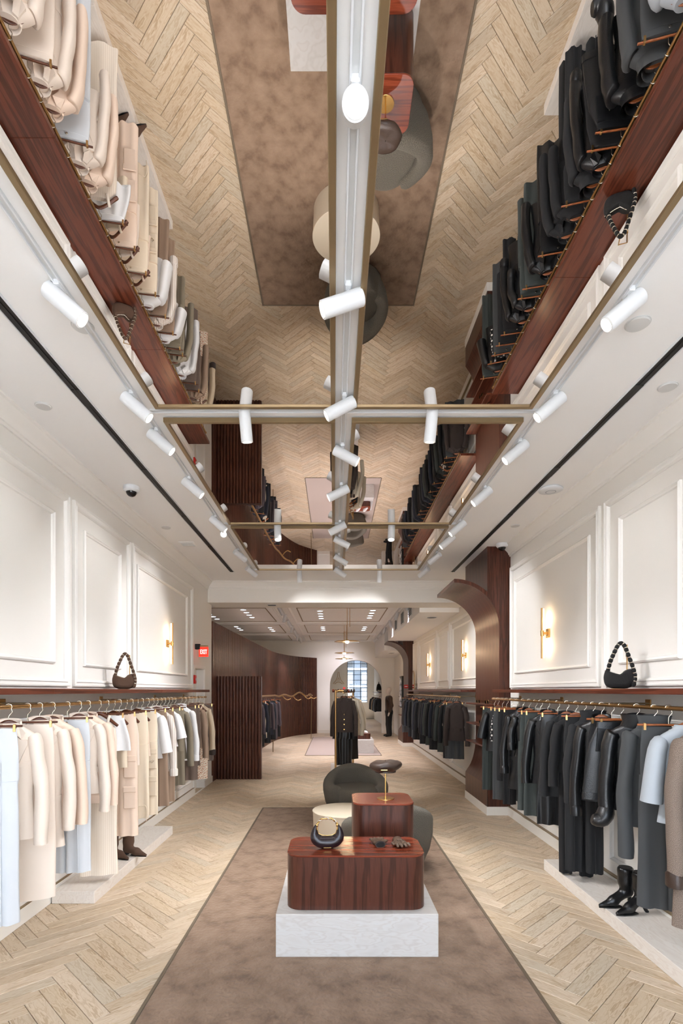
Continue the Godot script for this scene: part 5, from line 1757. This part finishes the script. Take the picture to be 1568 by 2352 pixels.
	part("small_sign", box(S(), Vector3(0.0, 1.745, 0.64), Vector3(0.045, 0.045, 0.012), 0.003), M.red, r)
	var grp := "clothes on the brass rack"
	hang("jacket", {m = "dark_brown", hem = -0.8, buttons = 4, bm = "gold", br = 0.013, sl = -0.88, sw = 0.2, ww = 0.18, hw = 0.21, out = 0.1}, Vector3(0.2, 1.66, -10.72), 2, "charcoal brown jacket with four gold buttons on the rack", "hanger_light", grp)
	hang("skirt", {m = "black_leather", hem = -0.95, w = 0.17, hw = 0.22, fold = 0.03, nf = 7.0}, Vector3(0.2, 1.66, -10.88), 0, "short black leather peplum skirt under the gold button jacket", "hanger_light", grp)
	hang("skirt", {m = "black_leather", hem = -1.5, w = 0.15, hw = 0.18, fold = 0.03, nf = 6.0}, Vector3(0.2, 1.66, -11.02), 0, "long pleated black leather skirt under the gold button jacket", "hanger_light", grp)
	hang("jacket", {m = "ecru", hem = -0.8, sl = -0.9, sw = 0.22, hw = 0.22, ww = 0.2, out = 0.25}, Vector3(0.29, 1.66, -11.2), -14, "ecru jacket behind the gold button jacket", "hanger_light", grp)
	hang("top", {m = "navy", hem = -0.95, hw = 0.2, sw = 0.2, called = "vest", cat = "vest"}, Vector3(0.325, 1.66, -11.38), 28, "navy sleeveless vest behind the ecru jacket", "hanger_light", grp)
	hang("dress", {m = "black_leather", hem = -1.45, hw = 0.2, sw = 0.18}, Vector3(0.35, 1.66, -11.55), 30, "long black leather dress at the back of the rack", "hanger_light", grp)
	hang("jacket", {m = "ecru", hem = -0.95, sl = -0.85, sw = 0.22, ww = 0.2, hw = 0.22, out = 0.2}, Vector3(0.385, 1.66, -11.75), 22, "ecru overshirt at the back of the rack", "hanger_light", grp)
	# second plinth, its box and shoes, on a pale rug
	var rug := thing("rug", "pale mauve rug under the second plinth in the rear room", "rug")
	part("pile", bx(S(), -0.75, 1.23, 0, 0.01, 13.9, 19.4, 0.003), M.rug_pale, rug)
	part("edging", bx(S(), 1.23, 1.25, 0, 0.012, 13.9, 19.4, 0.003), M.rug_edge, rug)
	part("edging", bx(S(), -0.77, -0.75, 0, 0.012, 13.9, 19.4, 0.003), M.rug_edge, rug)
	part("edging", bx(S(), -0.75, 1.23, 0, 0.012, 13.88, 13.9, 0.003), M.rug_edge, rug)
	var o := thing("stone_plinth", "white cast stone plinth on the pale rug behind the brass rack", "plinth", Vector3(0.62, 0.01, -14.8))
	part("block", box(S(), Vector3(0, 0.18, 0), Vector3(0.9, 0.36, 1.0), 0.003), M.stone, o)
	o = thing("walnut_box", "low walnut display box on the second plinth", "display box", Vector3(0.62, 0.37, -14.75))
	part("body", rbox(S(), 0.76, 0.4, 0.14, 0.08, 0.002), M.walnut_y, o)
	part("top", rbox(S(), 0.762, 0.402, 0.01, 0.081, 0.002, Vector3(0, 0.14, 0)), M.walnut_x, o)
	for i in 2:
		var sh := thing("white_shoe", ["white slip-on shoe at the corner of the low walnut box", "white slip-on shoe in the middle of the low walnut box"][i], "shoe", Vector3([0.86, 0.66][i], 0.525, -14.7), 0.5, "white shoes on the low walnut box")
		part("upper", blob(S(), [[Vector3(0, 0.045, -0.06), 0.036, Vector3(0, 0.035, 0.03), 0.034], [Vector3(0, 0.03, 0.03), 0.032, Vector3(0, 0.022, 0.11), 0.022]], 0.012, 0.02), M.bright_white, sh)
		part("sole", sweep(S(), [Vector3(0, 0.004, -0.09), Vector3(0, 0.004, 0.0), Vector3(0, 0.004, 0.12)], [0.028, 0.034, 0.02], 0.006, 10), M.base, sh)
	armchair(Vector3(0.62, 0.01, -16.9), 0.3, "dark boucle armchair on the pale rug behind the second plinth")
	armchair(Vector3(0.6, 0.01, -18.5), PI - 0.2, "dark boucle armchair on the pale rug near the archway")
	# pendants
	for a in [[0.3, 12.2, 2.83, 0.3, "polished brass disc pendant lamp, largest of three"], [0.31, 15.9, 2.83, 0.3, "polished brass disc pendant lamp between the other two"], [0.33, 17.6, 2.76, 0.3, "polished brass disc pendant lamp next to the archway"]]:
		var pd := thing("disc_pendant", a[4], "pendant lamp", Vector3(a[0], CEIL, -a[1]), 0, "brass disc pendants")
		var h: float = CEIL - a[2]
		part("rod", tube(S(), [Vector3(0, 0, 0), Vector3(0, -h + 0.03, 0)], 0.006, 8), M.brass, pd)
		part("rod", tube(S(), [Vector3(0.06, 0, 0), Vector3(0.06, -h * 0.6, 0)], 0.006, 8), M.brass, pd)
		part("disc", lathe(S(), [Vector2(0, -h + 0.04), Vector2(0.03, -h + 0.035), Vector2(0.06, -h + 0.012), Vector2(0.28, -h - 0.004), Vector2(a[3], -h - 0.012), Vector2(a[3] - 0.003, -h - 0.016), Vector2(0.06, -h - 0.004), Vector2(0.05, -h - 0.004)], 40, Transform3D.IDENTITY, false), M.gold, pd)
		part("bulb", lathe(S(), [Vector2(0.05, -h - 0.005), Vector2(0.045, -h - 0.03), Vector2(0.025, -h - 0.045), Vector2(0, -h - 0.048)], 16, Transform3D.IDENTITY, false), M.tube_light, pd)
		var l := OmniLight3D.new()
		l.name = "light"
		l.light_color = Color(1.0, 0.86, 0.68)
		l.light_energy = 0.5
		l.light_size = 0.04
		l.omni_range = 15.0
		l.omni_attenuation = 2.0
		l.shadow_enabled = true
		pd.add_child(l)
		l.position = Vector3(0, -h - 0.075, 0)
	mannequin(Vector3(2.02, 0, -19.6))
	# framed print, arched mirror and red signs by the second arch
	o = thing("framed_print", "tall black framed black and white abstract print by the second arch", "picture", Vector3(2.04, 1.66, -16.08))
	part("frame", box(S(), Vector3(0, 0, 0), Vector3(0.06, 0.95, 0.5), 0.004), M.black, o)
	var im := noise_image(0.02, 3, 128, FastNoiseLite.TYPE_SIMPLEX_SMOOTH, 31)
	mat("print", Color.WHITE, 0.6, 0.0, ramp(im, [[0.0, c8(16, 16, 18)], [0.46, c8(40, 40, 44)], [0.54, c8(222, 222, 224)], [1.0, c8(240, 240, 240)]]), Vector3.ONE * 2.0, false)
	part("print_sheet", box(S(), Vector3(-0.033, 0, 0), Vector3(0.006, 0.87, 0.42)), M.print, o)
	o = thing("arched_mirror", "narrow arched mirror with brass rim standing on the shelf", "mirror", Vector3(2.3, 1.713, -15.4))
	var am := PackedVector2Array([Vector2(-0.16, 0.0)])
	for v in arc(0, 0.4, 0.16, 0.16, 180, 0, 14):
		am.append(v)
	am.append(Vector2(0.16, 0.0))
	var xf := Transform3D(Basis(Vector3(0, 0, 1), Vector3.UP, Vector3(-1, 0, 0)), Vector3.ZERO)
	part("glass", prism(S(), am, 0.0, 0.012, xf), M.mirror, o)
	var rim := []
	for v in am:
		rim.append(xf * Vector3(v.x, v.y, 0.006))
	part("rim", tube(S(), rim, 0.01, 8), M.brass, o)
	for a in [[2.09, 1.82, 16.06, "small red sign with white lettering on the wooden pier"], [2.2, 1.82, 15.6, "small red sign with white lettering reflected beside the arched mirror"]]:
		if a[1] > 0 and a[0] > 2.15:
			continue
		o = thing("red_sign", a[3], "sign", Vector3(a[0] + 0.08, a[1], -a[2]))
		part("plate", box(S(), Vector3(0, 0, 0), Vector3(0.13, 0.11, 0.012), 0.003), M.red, o)
		part("lettering", box(S(), Vector3(0, 0, 0.008), Vector3(0.08, 0.022, 0.004)), M.bright_white, o)
	# emblem on the far wall: an outlined tower-shaped letter A
	o = thing("tower_emblem", "gold outlined tower-shaped letter A on the far wall", "emblem", Vector3(0.27, 2.45, -31.985))
	var out := []
	for v in [Vector2(-0.035, 0.36), Vector2(-0.06, 0.1), Vector2(-0.14, -0.12), Vector2(-0.33, -0.34), Vector2(-0.19, -0.34), Vector2(-0.1, -0.255), Vector2(0, -0.235), Vector2(0.1, -0.255), Vector2(0.19, -0.34), Vector2(0.33, -0.34), Vector2(0.14, -0.12), Vector2(0.06, 0.1), Vector2(0.035, 0.36)]:
		out.append(Vector3(v.x, v.y, 0))
	part("outline", sweep(S(), out, 0.012, 0.012, 6, Vector3(0, 0, 1), false, true), M.brass, o)
	part("inner_outline", sweep(S(), [Vector3(-0.015, 0.02, 0), Vector3(-0.055, -0.14, 0), Vector3(0.055, -0.14, 0), Vector3(0.015, 0.02, 0)], 0.01, 0.01, 6, Vector3(0, 0, 1), false, true), M.brass, o)
	# rail of clothes beyond the archway
	rail(2.1, 1.42, XR, 24.5, 29.5, [25.0, 29.0], "brass clothes rail beyond the archway")
	for i in 8:
		var m: String = ["black_wool", "charcoal", "blue_grey", "black_wool", "beige", "charcoal", "black_cotton", "black_wool"][i]
		hang("jacket", {m = m, hem = -0.7, sl = -0.72}, Vector3(2.1, 1.42, -(24.8 + i * 0.55)), -12.0 - 2.0 * i, {"black_wool": "black jacket on the rail beyond the archway", "charcoal": "charcoal jacket on the rail beyond the archway", "blue_grey": "blue grey jacket on the rail beyond the archway", "beige": "beige jacket on the rail beyond the archway", "black_cotton": "soft black jacket on the rail beyond the archway"}[m].replace(" on the rail beyond", ", %s on the rail beyond" % ORD[i]), "hanger_light", "clothes beyond the archway")
	o = thing("wall_shelf", "small shelf with folded grey knitwear beyond the archway", "shelf", Vector3(2.25, 1.6, -27.0))
	part("board", box(S(), Vector3(0, 0, 0), Vector3(0.3, 0.03, 4.0), 0.003), M.walnut_z, o)
	for i in 3:
		o = thing("folded_knit", ["folded blue grey jumper on the shelf, bottom of its pile", "folded ecru jumper in the middle of its pile", "folded charcoal jumper on top of its pile"][i], "jumper", Vector3(2.2, 1.615 + i * 0.045, -25.4), 0, "folded jumpers beyond the archway")
		part("fold", rbox(S(), 0.24, 0.3, 0.044, 0.03, 0.012), [M.blue_grey, M.ecru, M.charcoal][i], o)
	o = thing("black_backpack", "black bag standing on the shelf beyond the archway", "bag", Vector3(2.22, 1.615, -26.4))
	part("body", blob(S(), [[Vector3(0, 0.14, 0), 0.13, Vector3(0, 0.34, -0.05), 0.09], [Vector3(0, 0.12, 0.06), 0.1, Vector3(0, 0.25, 0.02), 0.1]], 0.03, 0.05), M.black_cotton, o)
	part("handle", tube(S(), smooth_path([Vector3(0, 0.4, 0.0), Vector3(0, 0.5, -0.03), Vector3(0, 0.5, -0.09), Vector3(0, 0.4, -0.1)], 4), 0.012, 8), M.black_cotton, o)
	# sunglasses on the niche shelves
	for a in [[1.511, 7.5, "gold rimmed sunglasses on the upper niche shelf by the pier edge"], [1.511, 7.95, "gold rimmed sunglasses further along the upper niche shelf"], [1.211, 7.8, "gold rimmed sunglasses on the middle niche shelf"]]:
		o = thing("sunglasses", a[2], "glasses", Vector3(2.15, a[0], -a[1]), -PI / 2 + 0.2, "gold rimmed sunglasses in the niche")
		for sg in [-1.0, 1.0]:
			var ring := []
			for q in 14:
				var w := TAU * q / 14
				ring.append(Vector3(0.034 * sg + cos(w) * 0.027, 0.027 + sin(w) * 0.024, 0))
			part("rim", sweep(S(), ring, 0.002, 0.002, 6, Vector3(0, 0, 1), false, true), M.gold, o)
			part("lens", lathe(S(), [Vector2(0, 0.001), Vector2(0.0265, 0.001), Vector2(0.0265, -0.001), Vector2(0, -0.001)], 14, Transform3D(Basis(Vector3.RIGHT, Vector3(0, 0, 1), Vector3.DOWN), Vector3(0.034 * sg, 0.027, 0))), M.dark_glass, o)
			part("arm", tube(S(), [Vector3(0.062 * sg, 0.035, 0), Vector3(0.06 * sg, 0.03, -0.09), Vector3(0.058 * sg, 0.003, -0.12)], 0.002, 6), M.gold, o)


func mannequin(at: Vector3) -> void:
	var o := thing("mannequin", "white headed mannequin in a brown jacket and black trousers", "mannequin", at, -PI / 2 + 0.15)
	part("body", blob(S(), [[Vector3(0, 1.7, 0.02), 0.085, Vector3(0, 1.64, 0.045), 0.065], [Vector3(0, 1.74, -0.01), 0.09, Vector3(0, 1.7, 0.0), 0.088], [Vector3(0, 1.68, 0.1), 0.012, Vector3(0, 1.66, 0.105), 0.016], [Vector3(0, 1.58, 0.0), 0.052, Vector3(0, 1.46, -0.01), 0.06], [Vector3(0, 1.4, 0), 0.12, Vector3(0, 1.0, 0), 0.11], [Vector3(0.25, 0.88, 0.06), 0.035, Vector3(0.25, 0.78, 0.09), 0.028], [Vector3(-0.25, 0.88, 0.06), 0.035, Vector3(-0.25, 0.78, 0.09), 0.028]], 0.024, 0.04), M.skin_white, o)
	part("jacket", blob(S(), [[Vector3(-0.14, 1.42, 0), 0.1, Vector3(0.14, 1.42, 0), 0.1], [Vector3(0, 1.35, 0), 0.14, Vector3(0, 0.98, 0), 0.13], [Vector3(-0.08, 1.2, 0), 0.11, Vector3(-0.09, 0.92, 0), 0.11], [Vector3(0.08, 1.2, 0), 0.11, Vector3(0.09, 0.92, 0), 0.11], [Vector3(0.21, 1.4, 0), 0.075, Vector3(0.27, 1.15, -0.03), 0.062], [Vector3(0.27, 1.15, -0.03), 0.062, Vector3(0.255, 0.9, 0.05), 0.052], [Vector3(-0.21, 1.4, 0), 0.075, Vector3(-0.27, 1.15, -0.03), 0.062], [Vector3(-0.27, 1.15, -0.03), 0.062, Vector3(-0.255, 0.9, 0.05), 0.052]], 0.026, 0.05, [[Vector3(0, -1, 0), -0.9]]), M.brown_leather, o)
	part("trousers", blob(S(), [[Vector3(-0.09, 0.92, 0), 0.13, Vector3(0.09, 0.92, 0), 0.13], [Vector3(-0.1, 0.85, 0), 0.105, Vector3(-0.11, 0.45, 0.01), 0.085], [Vector3(-0.11, 0.45, 0.01), 0.085, Vector3(-0.11, 0.12, -0.01), 0.075], [Vector3(0.1, 0.85, 0), 0.105, Vector3(0.11, 0.45, 0.01), 0.085], [Vector3(0.11, 0.45, 0.01), 0.085, Vector3(0.11, 0.12, -0.01), 0.075]], 0.026, 0.03, [[Vector3(0, -1, 0), -0.07]]), M.black_wool, o)
	for sg in [-1.0, 1.0]:
		part("shoe", blob(S(), [[Vector3(0.11 * sg, 0.07, -0.03), 0.05, Vector3(0.12 * sg, 0.045, 0.14), 0.04]], 0.02, 0.02, [[Vector3(0, -1, 0), -0.002]]), M.boot_black, o)
	part("stand_rod", tube(S(), [Vector3(0, 0.0, -0.16), Vector3(0, 0.9, -0.15)], 0.01, 8), M.nickel, o)
